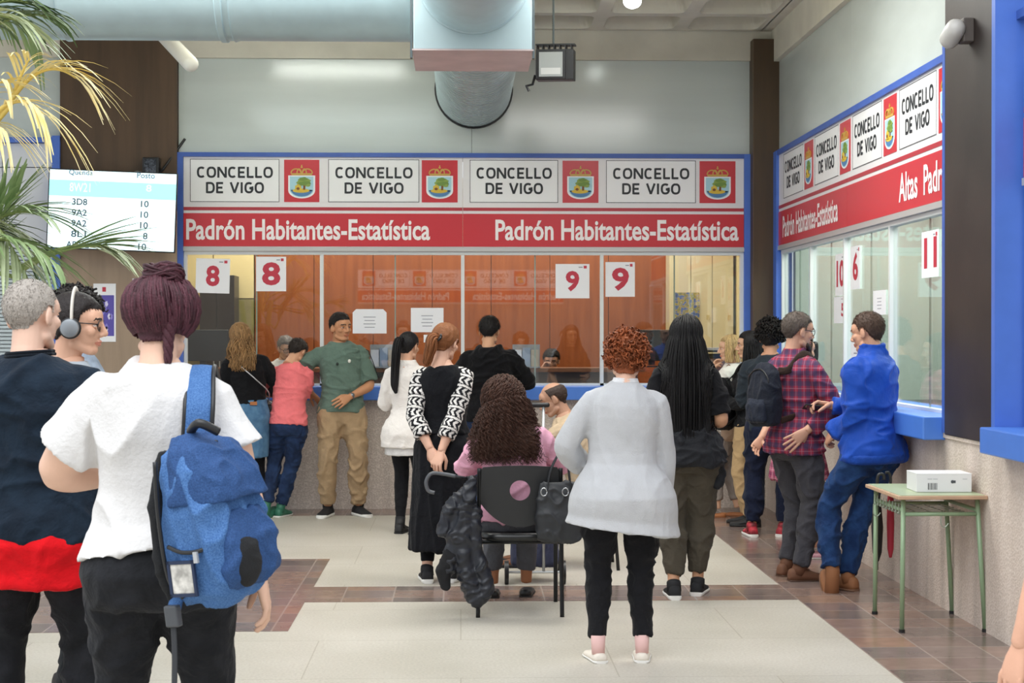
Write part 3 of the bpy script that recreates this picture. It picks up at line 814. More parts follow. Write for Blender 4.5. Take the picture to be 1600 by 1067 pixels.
tube_lamp(-1.25, 12.9, 'fluorescent ceiling lamp hidden above the duct and mirrored in the grey panel')
def bulb_lamp():
    c = at_y(988, 2, 13.0)
    t = thing('ceiling_lamp', 'round lit lamp on the waffle ceiling', 'lamp', c)
    b = MB(); b.ball((0, 0, 0), (.075, .075, .06), 18); b.build('bulb', mat('lit_bulb', '#f6fff8', .3, emit=12), t, smooth=True)
    b = MB(); b.tube([(0, 0, .05), (0, 0, .13)], .03); b.build('socket', M_white, t)
bulb_lamp()
def wall_sensor():
    c = at_x(1518, 53, XC - .02)
    t = thing('motion_sensor', 'white motion sensor high on the dark pillar', 'sensor', c)
    b = MB(); b.capsule([(-.11, .035, -.02), (-.10, -.035, .02)], [.055, .055], 14); b.build('lens_housing', mat('sensor_white', '#c9c6c0', .4), t, smooth=True)
    b = MB(); b.box((-.06, -.05, -.05), (0, .05, .08)); b.build('wall_mount', mat('sensor_mount', '#57504b', .5), t, bevel=.006)
wall_sensor()
def white_tube():
    a = at_y(262, 62, 13.3); c = at_y(298, 100, 12.5)
    t = thing('pvc_pipe', 'white round-ended pipe poking down below the grey duct', 'pipe', c)
    d = (c - a)
    b = MB(); b.capsule([a - c - d * .5, V((0, 0, 0))], [.062, .062], 16); b.build('pipe', mat('pvc_white', '#dcdad2', .4), t, smooth=True)
white_tube()

# ================================================================== PALM
def frond(name_parent, base, tip, droop, n, ll, wid, m, mstem, seed, fan=1., fwd=.85, dr=.36, t0=.18):
    """one feather leaf: arching midrib with two rows of narrow leaflets, as one mesh"""
    rnd = random.Random(seed); b = MB()
    base, tip = V(base), V(tip); mid = (base + tip) / 2 + V((0, 0, droop))
    ctrl = [base + (mid - base) * 2 * t * (1 - t) + (tip - base) * t * t for t in (0,)]
    P = lambda t: base * (1 - t) ** 2 + (mid * 2 - (base + tip) / 2) * 2 * t * (1 - t) + tip * t * t
    pts = [P(i / 18) for i in range(19)]
    b.tube(pts, [.011 * (1 - .8 * i / 18) + .002 for i in range(19)], 6, mi=1)
    side0 = (tip - base).cross(V((0, 0, 1))).normalized()
    for i in range(n):
        t = t0 + (.98 - t0) * i / (n - 1)
        p = P(t); tan = (P(min(1, t + .02)) - P(t - .02)).normalized()
        side = tan.cross(V((0, 0, 1)));
        if side.length < .05: side = side0
        side.normalize(); nrm = side.cross(tan)
        L = ll * (.45 + .55 * math.sin(math.pi * min(1, (t - .1) / .95) ** .8)) * rnd.uniform(.85, 1.1)
        for s in (-1, 1):
            dirn = (side * s * fan + tan * fwd * rnd.uniform(.9, 1.15) + nrm * rnd.uniform(.05, .3)).normalized()
            drp = dr * rnd.uniform(.7, 1.35)
            prev = []
            for k in range(6):
                q = k / 5; c = p + dirn * (L * q) + V((0, 0, -1)) * (L * drp * q * q)
                w = wid * (math.sin(math.pi * min(.97, .12 + .86 * q)) ** .7) / 2
                ax = dirn.cross(V((0, 0, 1)))
                if ax.length < .05: ax = V((1, 0, 0))
                ax.normalize(); lift = nrm * (w * .5)
                prev.append((c - ax * w + lift, c, c + ax * w + lift))
            vs = [x for tr in prev for x in tr]; fs = []
            for k in range(5):
                o = k * 3; fs += [(o, o + 1, o + 4, o + 3), (o + 1, o + 2, o + 5, o + 4)]
            b.add(vs, fs, 0)
    return b.build('frond', [m, mstem], name_parent, smooth=True)
def palm():
    bx, by = -2.75, 8.0
    t = thing('areca_palm', 'tall feathery palm with yellowing upper fronds at the left edge', 'palm', (bx, by, 0))
    L = V((bx, by, 0))
    yl = mat('yellow_leaf', '#f4e6b4', .5, 0, .12, 6, col2='#ecd684'); gr = mat('green_leaf', '#6f8a55', .45, 0, .2, 7, col2='#93a878'); lt = mat('pale_green_leaf', '#b3bf96', .45, 0, .2, 7); dk = mat('dark_green_leaf', '#4f6a3c', .45, 0, .2, 7)
    st = mat('palm_stem_yellow', '#d9bd62', .5); sg = mat('palm_stem_green', '#7f8f52', .5)
    b = MB(); b.rings([[V((r * math.cos(a), r * math.sin(a), z)) for a in (2 * math.pi * i / 24 for i in range(24))] for r, z in ((.26, 0), (.33, .5), (.34, .52), (.30, .52), (.29, .46))]); b.build('planter', mat('terracotta_planter', '#9a5c42', .7), t, smooth=True, auto=40)
    for i in range(4):
        a = i * 1.6; b = MB(); b.tube(spline([(.08 * math.cos(a), .08 * math.sin(a), .45), (.11 * math.cos(a), .11 * math.sin(a), 1.3), (.2 * math.cos(a), .2 * math.sin(a), 2.05)]), [.035] * 13, 10); b.build('stem', sg, t, smooth=True)
    def px(x, y, d): return at_y(x, y, d) - L
    hub = V((.12, 0, 2.25))
    # (tip pixel, depth, start, rise, leaflets, leaflet length, leaf, stem, fan, forward, sag)
    F = [((118, 122), 7.85, px(12, 165, 7.95), .10, 11, .42, yl, st, .35, 1.1, .62), ((66, 178), 7.6, px(-6, 178, 7.8), .06, 9, .40, yl, st, .45, 1.0, .7), ((46, 92), 7.9, px(16, 165, 7.95), .02, 7, .30, yl, st, .6, .8, .5),
         ((10, 130), 7.8, px(-60, 230, 8), .10, 10, .36, yl, st, .5, .9, .6), ((8, 205), 7.7, px(-70, 240, 7.9), .08, 9, .36, yl, st, .5, .9, .7),
         ((85, 28), 8.5, px(-90, 120, 8.3), .12, 18, .40, dk, sg, .9, .9, .5), ((60, 66), 8.7, px(-120, 90, 8.3), .2, 16, .40, gr, sg, .9, .9, .5), ((45, 5), 8.3, px(-90, 80, 8.3), .1, 16, .42, dk, sg, .9, .9, .4), ((40, 40), 8.0, px(-80, 60, 8.0), .08, 12, .32, lt, sg, .7, .9, .5),
         ((158, 384), 7.7, px(20, 432, 7.8), .04, 9, .44, gr, sg, .26, 1.2, .15), ((168, 388), 7.75, px(30, 420, 7.85), .05, 8, .36, lt, sg, .25, 1.1, .55),
         ((70, 340), 7.7, px(-60, 400, 7.9), .10, 14, .40, gr, sg, .6, 1.0, .35), ((30, 300), 7.8, px(-70, 430, 7.9), .0, 13, .40, gr, sg, .5, 1.1, .1),
         ((90, 415), 7.5, px(-70, 400, 7.7), .10, 15, .36, gr, sg, .7, .9, .45), ((45, 440), 7.6, px(-60, 330, 7.8), .1, 14, .36, lt, sg, .7, .9, .4), ((5, 320), 7.9, px(-70, 500, 8), .0, 13, .40, dk, sg, .6, 1., .2), ((40, 395), 8.0, px(-70, 380, 8.0), .1, 14, .40, dk, sg, .7, 1., .4),
         ((-120, 330), 8.2, hub, .15, 14, .4, gr, sg, .9, .9, .4), ((-200, 150), 8.6, hub, .25, 14, .4, yl, st, .9, .9, .4)]
    for i, (tp, d, base, dr, n, ll, m, ms, fan, fwd, sag) in enumerate(F):
        f = frond(t, base, px(tp[0], tp[1], d), dr, n, ll, .017 if m is yl else .02, m, ms, 20 + i, fan, fwd, sag, .55 if tp in ((158, 384), (168, 388)) else .18)
        q = MB(); q.tube(spline([V((.08, 0, 1.9)), (V(base) + V((.08, 0, 1.9))) / 2 + V((-.05, 0, .05)), V(base)]), [.012] * 13, 6); q.build('leaf_stalk', ms, t, smooth=True)
palm()
# ================================================================== PEOPLE: anatomy
def eval_mods(vs, fs, mods):
    me = bpy.data.meshes.new('tmp'); me.from_pydata([tuple(v) for v in vs], [], fs)
    bm = bmesh.new(); bm.from_mesh(me); bmesh.ops.recalc_face_normals(bm, faces=bm.faces); bm.to_mesh(me); bm.free()
    o = bpy.data.objects.new('tmp', me); C.objects.link(o)
    for k, kw in mods:
        m = o.modifiers.new('m', k)
        for a, b in kw.items(): setattr(m, a, b)
    dg = bpy.context.evaluated_depsgraph_get(); e = o.evaluated_get(dg); m2 = e.to_mesh()
    nv = np.empty(len(m2.vertices) * 3); m2.vertices.foreach_get('co', nv)
    nn = np.empty(len(m2.vertices) * 3); m2.vertices.foreach_get('normal', nn)
    nf = [tuple(p.vertices) for p in m2.polygons]
    e.to_mesh_clear(); bpy.data.objects.remove(o); bpy.data.meshes.remove(me)
    return nv.reshape(-1, 3), nf, nn.reshape(-1, 3)
def fuse(mb, voxel, it=4, fac=.5):
    mods = [('REMESH', dict(mode='VOXEL', voxel_size=voxel, use_smooth_shade=True))]
    if it: mods.append(('SMOOTH', dict(factor=fac, iterations=it)))
    return eval_mods(mb.v, mb.f, mods)

def wrinkle(v, sc, seed, ridge=True):
    """narrow cloth folds on a slow swell"""
    off = V((seed * 3.1, seed * 1.7, seed * .9)); d = np.empty(len(v))
    for i, p in enumerate(v):
        q = V((p[0] * sc[0], p[1] * sc[1], p[2] * sc[2])) + off
        w = V((q.x * .45, q.y * .45, q.z * .45)); a = noise.noise(w)
        q = q + V((a, .7 * a, 1.3 * a))
        if ridge:
            r1 = max(0., 1 - 2.6 * abs(noise.noise(q))); r2 = max(0., 1 - 2.6 * abs(noise.noise(q * 2.1 + off)))
            d[i] = 1.5 * r1 * r1 * (.45 + .9 * max(0, .5 + a)) + .22 * r2 * r2 - .5 + .8 * a
        else: d[i] = noise.noise(q) + .5 * a
    return d

def sstep(x, a, b):
    t = np.clip((x - a) / (b - a), 0, 1); return t * t * (3 - 2 * t)

# ---- head, built once: x right, y forward, z up, origin between the ears at eye height; chin -.115, crown +.115
def make_head():
    b = MB()
    b.ball((0, -.016, .030), (.074, .094, .084), 24)
    b.ball((0, .018, -.030), (.061, .066, .076), 22)
    b.ball((0, .052, .030), (.058, .040, .05), 18)
    b.ball((0, .056, -.090), (.027, .026, .022), 14)
    b.capsule([(-.048, .0, -.072), (-.022, .052, -.094)], [.020, .018], 10); b.capsule([(.048, .0, -.072), (.022, .052, -.094)], [.020, .018], 10)
    for s in (-1, 1):
        b.ball((s * .041, .052, -.022), (.023, .024, .022), 12)
        b.ball((s * .028, .079, .024), (.022, .010, .009), 12)
        b.ball((s * .012, .088, -.034), (.010, .012, .009), 10)
        M = Matrix.Rotation(R(s * 18), 3, 'Z') @ Matrix.Rotation(R(-14), 3, 'X')
        b.ball((s * .077, -.016, -.008), (.009, .020, .033), 14, M)
        b.ball((s * .072, -.008, -.026), (.010, .013, .016), 10)
    b.capsule([(0, .082, .022), (0, .092, -.004), (0, .103, -.026)], [.009, .010, .0125], 12)
    b.ball((0, .082, -.058), (.023, .0125, .0068), 14); b.ball((0, .080, -.069), (.019, .0125, .0075), 14)
    b.tube([(0, -.022, -.03), (0, -.030, -.11), (0, -.044, -.20)], [.052, .052, .060], 18)
    v, f, n = fuse(b, .0042, 3, .5)
    x, y, z = v[:, 0], v[:, 1], v[:, 2]
    # eye sockets, mouth line
    for s in (-1, 1):
        g = np.exp(-(((x - s * .031) / .014) ** 2 + ((z - .004) / .009) ** 2)) * (y > .04)
        v[:, 1] -= .010 * g
    g = np.exp(-((x / .02) ** 2 + ((z + .0632) / .0025) ** 2)) * (y > .05); v[:, 1] -= .004 * g
    eye = MB()
    for s in (-1, 1):
        eye.ball((s * .031, .0655, .004), .0112, 14, mi=1)
        eye.ball((s * .031, .0722, .0035), (.0064, .0054, .0064), 10, mi=2)
        for z, r in ((.0105, .0052), (-.0055, .0042)):
            eye.capsule([(s * (.031 + dx), .0725 - dx * dx * 28, z - (.0025 if z > 0 else -.0015) * (dx / .012) ** 2) for dx in (-.013, -.006, 0, .006, .013)], [r * .6, r, r, r, r * .6], 8, 0)
        eye.capsule([(s * (.031 + dx), .0775 - dx * dx * 28, .0068 - .002 * (dx / .012) ** 2) for dx in (-.012, -.006, 0, .006, .012)], .0011, 6, 3)
    # face zones on the one surface: 0 skin, 3 brows, 4 lips
    zone = []
    for p in f:
        c = v[list(p)].mean(0); q = 0
        for s in (-1, 1):
            dx = s * c[0] - .031
            if c[1] > .05 and abs(dx) < .021 and abs(c[2] - (.0255 + .004 - .18 * abs(dx) - 3 * dx * dx)) < .0042: q = 3
        if c[1] > .066 and abs(c[0]) < .023 and -.0765 < c[2] < -.052 and abs(c[2] + .0635) < .0125 * (1 - (abs(c[0]) / .026) ** 2): q = 4
        zone.append(q)
    nv = len(v); ev = np.array([tuple(p) for p in eye.v])
    V_ = np.vstack([v, ev]); F_ = f + [tuple(i + nv for i in p) for p in eye.f]; Z_ = zone + eye.m
    # normals again after the carving
    _, _, n2 = eval_mods(v, f, [('SMOOTH', dict(factor=0., iterations=1))])
    return V_, F_, Z_, v, f, n2
HEAD_V, HEAD_F, HEAD_Z, HV, HF, HN = make_head()

def make_hand(curl, spread=1., thumb=.5, fist=0.):
    """right hand: wrist at origin, fingers along +y, back of hand +z, thumb on -x"""
    b = MB()
    rs = []
    for (y, hw, ht, x0) in ((-.03, .026, .020, 0), (0, .027, .019, 0), (.03, .036, .017, -.001), (.06, .041, .0145, .001), (.085, .041, .0125, .002), (.094, .036, .009, .002)):
        rs.append([V((x0 + hw * math.copysign(abs(math.cos(t)) ** .75, math.cos(t)), y, ht * math.copysign(abs(math.sin(t)) ** .85, math.sin(t)) - .002)) for t in (2 * math.pi * i / 16 for i in range(16))])
    b.rings(rs)
    for i, (x, L, r, a, y0) in enumerate(((-.0305, .073, .0092, 7, .084), (-.0095, .081, .0095, 1.5, .090), (.0120, .075, .0090, -4, .087), (.0325, .059, .0080, -10, .079))):
        d = V((-math.sin(R(a * spread)), math.cos(R(a * spread)), 0)); p = V((x, y0 - .012, 0)); pts = [p, p + d * .012]
        ang = 0; p = pts[-1]
        for k, (fr, c) in enumerate(((.45, .8), (.31, 1.1), (.24, .8))):
            ang += R(curl[k] if hasattr(curl, '__len__') else curl * c) * (1 + .08 * (i - 1))
            dd = d * math.cos(ang) + V((0, 0, -1)) * math.sin(ang)
            p1 = p + dd * L * fr; pts += [p + dd * L * fr * .5, p1]; p = p1
        b.capsule(pts, [r * 1.02, r * 1.1, r * 1.0, r * 1.06, r * .95, r * .98, r * .88, r * .74][:len(pts)], 10)
    d = V((-.62, .72, -.32 - .5 * thumb)).normalized(); p = V((-.018, .012, -.006)); q = p + d * .045; d2 = (d + V((.35 + .4 * thumb, .45, -.3 * thumb))).normalized()
    b.capsule([p, p + d * .025, q, q + d2 * .016, q + d2 * .032, q + d2 * .054], [.0165, .0155, .0118, .0112, .0106, .008], 10)
    return b
HANDS = {'relaxed': make_hand(22), 'flat': make_hand(6, 1.3, .1), 'grip': make_hand((62, 68, 45), .6, .9), 'hold': make_hand((38, 42, 28), .8, .8)}

M_eyew = mat('eye_white', '#e9e6e2', .3); M_eyed = mat('eye_dark', '#2a1c14', .2)
def skin(tone): return mat('skin_' + tone.strip('#'), tone, .5, 0, .05, 9, .06, 120, spec=.35)
def browm(c, k=1.): return mat('hair_%s_%d' % (c.strip('#'), k * 100), tuple(min(1, x * k) for x in lin(c)), .55, 0, .16, 170, .35, 150, spec=.3)

TORSO = {
 'm': [(.76, .145, .095, -.005), (.80, .166, .112, -.010), (.86, .173, .123, -.014), (.93, .167, .118, -.012), (1.00, .153, .104, -.002), (1.08, .148, .100, .004), (1.18, .158, .106, .006), (1.28, .170, .114, .006), (1.34, .170, .110, .000), (1.385, .150, .096, -.006), (1.42, .108, .078, -.010), (1.445, .070, .062, -.012), (1.48, .056, .056, -.006)],
 'f': [(.76, .150, .100, -.005), (.80, .168, .116, -.012), (.86, .178, .128, -.018), (.93, .170, .120, -.014), (1.00, .146, .102, -.002), (1.07, .130, .092, .004), (1.16, .138, .100, .010), (1.25, .150, .118, .016), (1.32, .150, .106, .006), (1.375, .135, .088, -.004), (1.412, .100, .072, -.009), (1.44, .063, .056, -.012), (1.48, .049, .050, -.006)]}

class Person:
    def __init__(s, label, loc, yaw, H=1.70, sex='f', tone='#c99a7e', hair='#2b211d', group=None, wide=1., deep=1., belly=0., limb=1., legw=1.,
                 lean=0., side=0., twist=0., pelvis=(0, 0, 0), footL=(-.09, -.02, 0, 8), footR=(.09, -.02, 0, 8), kneeL=None, kneeR=None,
                 handL=(-.25, .02, .80), handR=(.25, .02, .80), poleL=(-.4, -1, -.1), poleR=(.4, -1, -.1), palmL=None, palmR=None, hposeL='relaxed', hposeR='relaxed',
                 head=(0, 0, 0), head_k=1., pitchL=0, pitchR=0, tilt=0., cat='person', lips=None, neck=1.):
        s.k = H / 1.70; s.sex = sex; s.hairc = hair; s.wide = wide; s.deep = deep; s.limb = limb; s.legw = legw; s.tone = tone
        s.tab = []
        for (z, a, b, c) in TORSO[sex]:
            w = wide if z < 1.40 else 1 + (wide - 1) * max(0, (1.48 - z) / .08)
            d = deep if z < 1.40 else 1 + (deep - 1) * max(0, (1.48 - z) / .08)
            e = belly * math.exp(-((z - 1.02) / .12) ** 2)
            s.tab.append((z, a * w + e * .35, b * d + e * .5, c + e * .5))
        # spine
        s.z0 = .93; zs = [.93 + .01 * i for i in range(70)]
        p = V(pelvis) + V((0, 0, .93)); s.sp = []
        for z in zs:
            t = smooth01(z, .93, 1.28)
            M = (Matrix.Rotation(R(twist) * t, 3, 'Z') @ Matrix.Rotation(-R(tilt + lean * t), 3, 'X') @ Matrix.Rotation(R(side) * t, 3, 'Y'))
            s.sp.append((z, p.copy(), M)); p = p + M @ V((0, 0, .01))
        s.pelM = s.sp[0][2]; s.pel = s.sp[0][1]
        sw = (.168 if sex == 'm' else .148) * (1 + (wide - 1) * .70)
        s.sh = {-1: s.P(1.352, -sw, -.006), 1: s.P(1.352, sw, -.006)}
        s.arm = {}
        for g, hp, po in ((-1, handL, poleL), (1, handR, poleR)):
            if hp is None: continue
            s.arm[g] = s.ik(s.sh[g], V(hp), .285, .255, V(po))
        s.leg = {}
        for g, ft, kn in ((-1, footL, kneeL), (1, footR, kneeR)):
            if ft is None: continue
            hj = s.pel + s.pelM @ V((g * .088 * (1 + (wide - 1) * .6), -.004, -.06))
            an = V((ft[0], ft[1], .085 + ft[2]))
            yw = -R(ft[3]) * g
            pole = V(kn) if kn is not None else V((-math.sin(yw) * .6, 1, 0))
            s.leg[g] = s.ik(hj, an, .405, .40, pole) + (ft[3], (pitchL if g < 0 else pitchR))
        # head
        cM = s.sp[50][2]
        s.HM = cM @ Matrix.Rotation(R(head[0]), 3, 'Z') @ Matrix.Rotation(-R(head[1]), 3, 'X') @ Matrix.Rotation(R(head[2]), 3, 'Y')
        s.hk = head_k
        nb = s.P(1.455, 0, -.012)
        nm = cM @ Matrix.Rotation(-R(head[1]) * .5, 3, 'X') @ Matrix.Rotation(R(head[2]) * .5, 3, 'Y')
        s.hc = nb + nm @ V((0, .006, .075 * neck)) + s.HM @ V((0, .020, .058))
        # ---- body
        b = MB()
        s.torso_rings(b, [(z, 0) for z in (.80, .83, .86, .92, 1.0, 1.08, 1.16, 1.25, 1.32, 1.375, 1.41, 1.44, 1.475)])
        for g in s.arm: s.arm_tube(b, g, 0, 2.0, 0)
        for g in s.leg: s.leg_tube(b, g, 2.0, 0)
        v, f, n = fuse(b, .011, 3)
        V_ = [v]; F_ = list(f); Z_ = [0] * len(f); o = len(v)
        hv = HEAD_V * head_k @ np.array(s.HM).T + np.array(s.hc)
        V_.append(hv); F_ += [tuple(i + o for i in p) for p in HEAD_F]; Z_ += HEAD_Z; o += len(hv)
        s.hand = {}
        for g, pose, pd in ((-1, hposeL, palmL), (1, hposeR, palmR)):
            if g not in s.arm or pose is None: continue
            S, E, W = s.arm[g]; y = (W - E).normalized()
            bk = V(pd) if pd is not None else V((g, 0, 0))          # direction the back of the hand faces
            z = bk - y * bk.dot(y); z.normalize(); x = y.cross(z)
            M = Matrix((x, y, z)).transposed()
            s.hand[g] = (W, M)
            hb = HANDS[pose]; mir = np.array([1 if g > 0 else -1, 1, 1])
            hv = (np.array([tuple(p) for p in hb.v]) * mir) @ np.array(M).T + np.array(W)
            V_.append(hv); F_ += [tuple(i + o for i in (p if g > 0 else p[::-1])) for p in hb.f]; Z_ += [0] * len(hb.f); o += len(hv)
        vs = np.vstack(V_) * s.k
        me = bpy.data.meshes.new('person'); me.from_pydata(vs.tolist(), [], F_)
        lm = mat('lips_' + tone.strip('#'), tuple(np.array(lin(tone)) * np.array([.82, .55, .55])) if lips is None else lips, .4)
        for m in (skin(tone), M_eyew, M_eyed, browm(hair), lm): me.materials.append(m)
        me.polygons.foreach_set('material_index', Z_); me.polygons.foreach_set('use_smooth', [True] * len(F_))
        s.o = bpy.data.objects.new('person', me); C.objects.link(s.o)
        s.o.location = loc; s.o.rotation_euler = (0, 0, R(yaw))
        tag(s.o, label, cat, group)
        s.loc = V(loc); s.Rz = Matrix.Rotation(R(yaw), 3, 'Z')
        s.seed = sum(map(ord, label)) % 97
    def world(s, p): return s.loc + s.Rz @ (V(p) * s.k)
    def local(s, w): return (s.Rz.transposed() @ (V(w) - s.loc)) / s.k
    def ik(s, a, c, l1, l2, pole):
        d = c - a; L = d.length
        if L > (l1 + l2) * .998: c = a + d * ((l1 + l2) * .998 / L); d = c - a; L = d.length
        q = (l1 * l1 - l2 * l2 + L * L) / (2 * L); h = math.sqrt(max(0, l1 * l1 - q * q))
        dn = d / L; pp = pole - dn * pole.dot(dn); pp.normalize()
        return (a, a + dn * q + pp * h, c)
    def P(s, z, x=0., y=0.):
        if z <= s.z0: return s.pel + s.pelM @ V((x, y, z - s.z0))
        i = min(len(s.sp) - 1, int(round((z - .93) / .01))); _, p, M = s.sp[i]
        return p + M @ V((x, y, 0))
    def ring(s, z, e=0., n=28, ea=0., eb=0., ox=0., oy=0., pw=1.):
        a, b, c = lerp_table(s.tab, z); a += e + ea; b += e + eb
        return [s.P(z, ox + a * math.copysign(abs(math.cos(t)) ** .88, math.cos(t)), oy + c + b * math.copysign(abs(math.sin(t)) ** .92, math.sin(t))) for t in (2 * math.pi * i / n for i in range(n))]
    def torso_rings(s, b, zs, n=28): b.rings([s.ring(z, *e) if isinstance(e, tuple) else s.ring(z, e) for z, e in zs])
    def arm_tube(s, b, g, u0, u1, e, flare=0.):
        """u: 0 shoulder, 1 elbow, 2 wrist"""
        S, E, W = s.arm[g]; k = s.limb
        tab = [(-.25, .044), (0, .052), (.18, .053), (.5, .049 * k), (.85, .043 * k), (1, .042 * k), (1.15, .043 * k), (1.35, .041 * k), (1.75, .031), (2, .027)]
        if u0 <= 0:
            S0 = s.P(1.376, g * .085, -.008); pts = [S0, S0.lerp(S, .6)]; rad = [.040 + e * .6, .047 + e * .8]
        else: pts = []; rad = []
        us = [u for u in (0, .12, .3, .5, .7, .85, .95, 1.05, 1.15, 1.3, 1.5, 1.75, 2) if u0 <= u < u1 - .03] + [u1]
        for u in us:
            if u <= 1: p = S.lerp(E, u)
            else: p = E.lerp(W, u - 1)
            if .8 < u < 1.2:   # soften the elbow
                m = (S.lerp(E, .8) + E.lerp(W, .2)) / 2; p = p.lerp(m, .25 * (1 - abs(u - 1) / .2))
            pts.append(p); rad.append(lerp_table(tab, u)[0] + e * (.75 if u < .1 else 1) + flare * max(0, (u - u0) / (u1 - u0)) ** 2)
        b.tube(pts, rad, 18)
    def leg_tube(s, b, g, u1, e, hem=None, tab=None):
        Hj, K, A = s.leg[g][:3]; k = s.legw
        tab = tab or [(0, .090 * k), (.15, .091 * k), (.4, .080 * k), (.7, .064 * k), (.9, .056), (1, .055), (1.15, .054), (1.35, .056), (1.6, .046), (1.85, .037), (2, .036)]
        us = [u for u in (0, .15, .3, .5, .7, .85, .95, 1.05, 1.15, 1.3, 1.5, 1.7, 1.85, 2) if u < u1 - .02] + [u1]
        pts = []; rad = []
        up = s.pelM @ V((0, 0, 1))
        for u in us:
            p = Hj.lerp(K, u) if u <= 1 else K.lerp(A, u - 1)
            if .8 < u < 1.2:
                m = (Hj.lerp(K, .8) + K.lerp(A, .2)) / 2; p = p.lerp(m, .2 * (1 - abs(u - 1) / .2))
            pts.append(p); rad.append(lerp_table(tab, u)[0] + (e(u) if callable(e) else e))
        b.ball(pts[0] + V((0, -.010, 0)), rad[0], 16)
        b.tube(pts, rad, 20)
    # ------------------------------------------------ clothing
    def finish(s, b, name, material, voxel, it=4, amp=.006, sc=(9, 9, 9), ridge=True, mats=None, pat=None, post=None, calm=None):
        v, f, n = fuse(b, voxel, it)
        if amp:
            w = wrinkle(v, sc, s.seed + len(name), ridge)
            if calm is not None: w = w * np.array([calm(p) for p in v])
            v = v + n * (amp * w)[:, None]
            v, f, n = eval_mods(v, f, [('SMOOTH', dict(factor=.5, iterations=2))])
        if post: v = post(v)
        me = bpy.data.meshes.new(name); me.from_pydata((v * s.k).tolist(), [], f)
        ml = material if isinstance(material, (list, tuple)) else [material]
        for m in ml: me.materials.append(m)
        if pat: me.polygons.foreach_set('material_index', [pat(v[list(p)].mean(0)) for p in f])
        me.polygons.foreach_set('use_smooth', [True] * len(f))
        o = bpy.data.objects.new(name, me); C.objects.link(o); o.parent = s.o
        return o
    def build(s, b, name, material, smooth=True, parent=None, auto=None):
        o = MB(); o.v = [tuple(V(p) * s.k) for p in b.v]; o.f = b.f; o.m = b.m
        return o.build(name, material, parent or s.o, smooth=smooth, auto=auto)
    def top(s, name, material, hem=.84, ease=.016, sleeve=.7, s_ease=.014, s_flare=.01, flare=0., neck=1.445, voxel=.009, amp=.006, sc=(7, 7, 13), waist=0., arms=(-1, 1), hem_tilt=0., back=0., it=3, pat=None, flare_y=None, extra=None):
        b = MB(); zs = [hem + (1.385 - hem) * i / 12 for i in range(13)] + [1.415]
        if neck > 1.42: zs.append(neck)
        rs = []
        for z in zs:
            t = max(0., (1.02 - z) / max(.05, 1.02 - hem)) if z < 1.02 else 0
            e = ease + flare * t - waist * math.exp(-((z - 1.05) / .08) ** 2)
            if z > 1.4: e = ease * (.95 if z < 1.43 else .6)
            rs.append(s.ring(z, e, 28, ea=(flare * .4 * t), eb=(flare_y or 0) * t, oy=-back * t))
        if hem_tilt:
            for q, r in enumerate(rs):
                w = max(0, 1 - q / 3)
                for i, p in enumerate(r): r[i] = p + V((0, 0, hem_tilt * w * p.x / .17))
        b.rings(rs)
        for g in arms:
            sl = sleeve if not hasattr(sleeve, '__len__') else sleeve[0 if g < 0 else 1]
            if g in s.arm and sl > 0:
                s.arm_tube(b, g, 0, sl, s_ease, s_flare)
        if extra: extra(b)
        return s.finish(b, name, material, voxel, it, amp, sc, pat=pat)
    def collar(s, b, z=1.45, h=.04, e=.012, r=.014, back=0.):
        for q in range(3): 
            rs = s.ring(z + h * q / 2, e, 20, oy=-back)
            b.tube(rs + rs[:1], r, 8)
    def hood(s, b, size=1.):
        M = s.sp[50][2]
        for a, c, r in (((-.075, -.02, 1.435), (-.05, -.085, 1.405), .034), ((.075, -.02, 1.435), (.05, -.085, 1.405), .034), ((-.05, -.085, 1.41), (.05, -.085, 1.41), .04), ((-.04, -.10, 1.37), (.04, -.10, 1.37), .036 * size), ((-.02, -.105, 1.33), (.02, -.105, 1.33), .03 * size)):
            b.capsule([s.P(a[2], a[0], a[1]), s.P(c[2], c[0], c[1])], [r, r], 12)
    def trousers(s, name, material, ease=.012, leg_e=None, waist=1.0, hem=1.96, voxel=.010, amp=.006, sc=(10, 10, 9), seat=0., it=3):
        b = MB()
        zs = [.765, .80, .86, .91, .96, (waist + .96) / 2, waist]
        b.rings([s.ring(z, (ease if z < .9 else min(ease * .8, .009)) + (seat if z < .93 else 0)) for z in zs])
        for g in s.leg: s.leg_tube(b, g, hem, leg_e or (lambda u: ease + .006 * u))
        return s.finish(b, name, material, voxel, it, amp, sc, calm=lambda p: 1 - .95 * smooth01(p[2], s.pel.z - .17, s.pel.z - .06))
    def skirt(s, name, material, waist=1.03, hem=.45, e0=.012, e1=.03, voxel=.010, amp=.006, sc=(16, 16, 3), squash=1.):
        b = MB(); rs = []
        lz = [waist + (hem - waist) * i / 12 for i in range(13)]
        c = V((0, 0, 0)); q = 0
        if s.leg: c = sum((s.leg[g][2] for g in s.leg), V()) / len(s.leg)
        for z in lz:
            if z > .84: rs.append(s.ring(z, e0 + (e1 - e0) * .3 * (waist - z) / (waist - .84)))
            else:
                t = (.84 - z) / max(.05, (.84 - hem)); a, bb, cc = lerp_table(s.tab, .84)
                base = s.P(.84); dz = .84 - z
                cx = base.x + (c.x - base.x) * dz / .84; cy = base.y + (c.y - base.y) * dz / .84
                e = e0 + (e1 - e0) * (.3 + .7 * t)
                rs.append([V((cx + (a + e) * math.cos(w), cy + cc + (bb + e) * squash * math.sin(w), base.z - dz)) for w in (2 * math.pi * i / 28 for i in range(28))])
        b.rings(rs[::-1]); return s.finish(b, name, material, voxel, 3, amp, sc)
